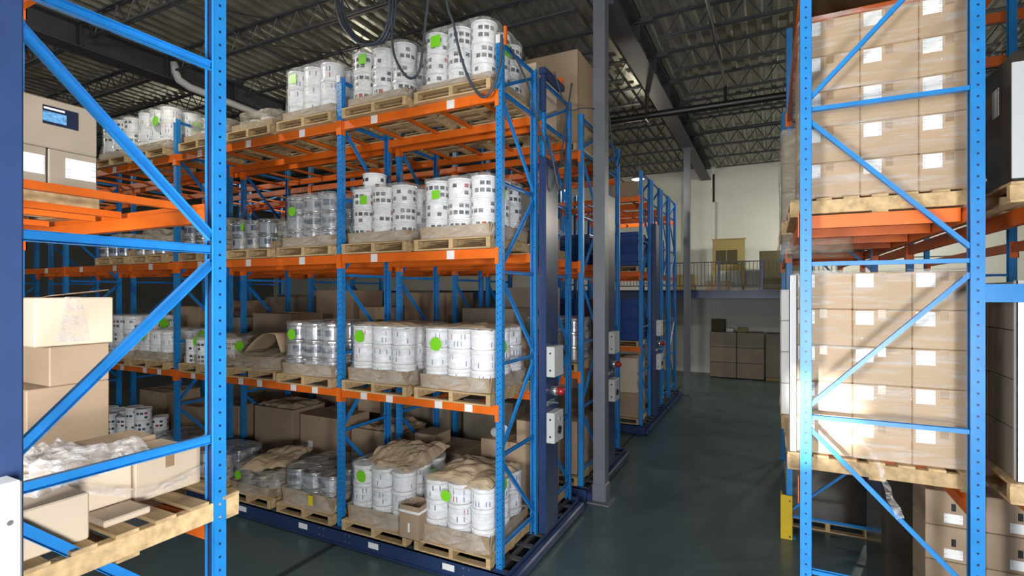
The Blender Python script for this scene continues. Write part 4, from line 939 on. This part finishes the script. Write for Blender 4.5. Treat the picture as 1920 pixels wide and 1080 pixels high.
for lab, pts in (('single looped cable hanging in front of the second top stack', [(-4.34, 8.5), (-4.33, 7.2), (-4.31, 6.59), (-4.18, 6.29), (-4.03, 6.15), (-3.90, 6.21), (-3.84, 6.49), (-3.80, 6.8), (-3.74, 7.3), (-3.7, 8.5)]),
                 ('long looped cable hanging in front of the rack-end top stack', [(-3.55, 8.5), (-3.50, 7.1), (-3.39, 6.68), (-3.30, 6.31), (-3.17, 5.97), (-3.02, 5.76), (-2.92, 5.75), (-2.84, 5.84), (-2.76, 6.08), (-2.74, 6.4)])):
    tag(put('hanging_cable', MB().tube(smooth([(a, yb, b2) for a, b2 in pts]), 0.017, 7).mesh('hanging_cable', CABLE, True)), lab, 'cable', 'hanging cables')
for i, (lab, pts) in enumerate((('black cable looping off the end of the central rack', [(-2.78, 5.5, 6.4), (-2.74, 5.9, 6.1), (-2.73, 6.2, 5.7), (-2.68, 6.5, 5.35), (-2.66, 6.65, 5.2), (-2.66, 6.85, 5.3), (-2.66, 7.0, 5.8), (-2.66, 7.3, 6.6)]),
                               ('black cable sagging from rack top to the grey column', [(-2.7, 6.7, 6.55), (-2.68, 7.0, 6.25), (-2.66, 7.3, 6.2), (-2.64, 7.7, 6.35), (-2.6, 8.2, 6.5)]),
                               ('short cable hanging beside the motor column', [(-2.70, 6.5, 5.6), (-2.62, 6.6, 5.0), (-2.6, 6.75, 4.9), (-2.64, 6.95, 5.2), (-2.7, 7.2, 5.9)]),
                               ('cable strands on top of the rack behind the column', [(-2.7, 9.4, 6.9), (-2.66, 9.6, 6.1), (-2.66, 9.9, 5.9), (-2.68, 10.3, 6.4), (-2.7, 10.6, 6.6)]))):
    tag(put('power_cable', MB().tube(smooth(pts), 0.013, 6).mesh('power_cable', CABLE, True)), lab, 'cable')
cj = thing('cable_arm', 'dark blue cable arm on top of the central rack end', 'cable arm', (-2.78, 6.5, 6.45))
put('arm', MB().cham(-0.05, 0.05, -0.05, 0.7, 0, 0.09, 0.008).mesh('arm', NAVY), cj); put('post', MB().cham(-0.03, 0.03, -0.03, 0.03, -0.5, 0.0, 0.004).mesh('post', NAVY), cj)
put('clamp', MB().cham(-0.03, 0.03, 0.62, 0.72, 0.09, 0.2, 0.005).mesh('clamp', ORANGE), cj)

# ------------------------------------------------------------------ lamps with their own light
def lamp(x, y, z, energy, label, col=(1.0, 0.93, 0.76), zc=8.93):
    t = thing('high_bay_lamp', label, 'lamp', (x, y, z), 0, 'high bay lamps')
    put('reflector', cached('lrf', lambda: MB().lathe([(0.20, 0.0), (0.19, 0.03), (0.10, 0.20), (0.07, 0.26)], 18, False).mesh('reflector', CHROME, True)), t)
    put('housing', cached('lho', lambda: MB().lathe([(0.075, 0.25), (0.09, 0.28), (0.09, 0.42), (0.05, 0.46)], 16).mesh('housing', GREYSTEEL)), t)
    put('bulb', cached('lbu', lambda: MB().lathe([(0.03, 0.2), (0.06, 0.14), (0.06, 0.08), (0.02, 0.04)], 12).mesh('bulb', LAMP_ON, True)), t)
    put('hanger', MB().rod((0, 0, 0.46), (0, 0, zc - z), 0.012, 6).mesh('hanger', DARKSTEEL), t)
    l = bpy.data.lights.new('lamp_light', 'POINT'); l.energy = energy; l.color = col; l.shadow_soft_size = 0.12
    o = bpy.data.objects.new('lamp_light', l); COL.objects.link(o); o.parent = t; o.location = (0, 0, -0.04)
lamp(4.0, 19.0, 6.8, 560, 'added unseen lamp brightening the back wall, behind the right rack')  # extra hidden lamp, added to brighten the back wall
lamp(-3.9, 17.0, 7.2, 220, 'small lit high bay lamp hanging above the farthest racks')
lamp(-10.4, 11.2, 7.45, 260, 'lit high bay lamp behind the top shelf stacks')
lamp(-8.2, 3.6, 7.9, 230, 'high bay lamp above the aisle in front of the pail rack')
lamp(-17.5, 3.6, 7.9, 300, 'high bay lamp above the far left aisle')
lamp(-0.6, 2.2, 7.9, 150, 'high bay lamp above the camera aisle')
lamp(2.2, 19.6, 6.4, 330, 'high bay lamp near the back wall behind the right rack')
lamp(4.4, 10.3, 7.5, 320, 'added out-of-view lamp lighting the right part of the roof deck')  # kept out of view, placed to light the roof deck
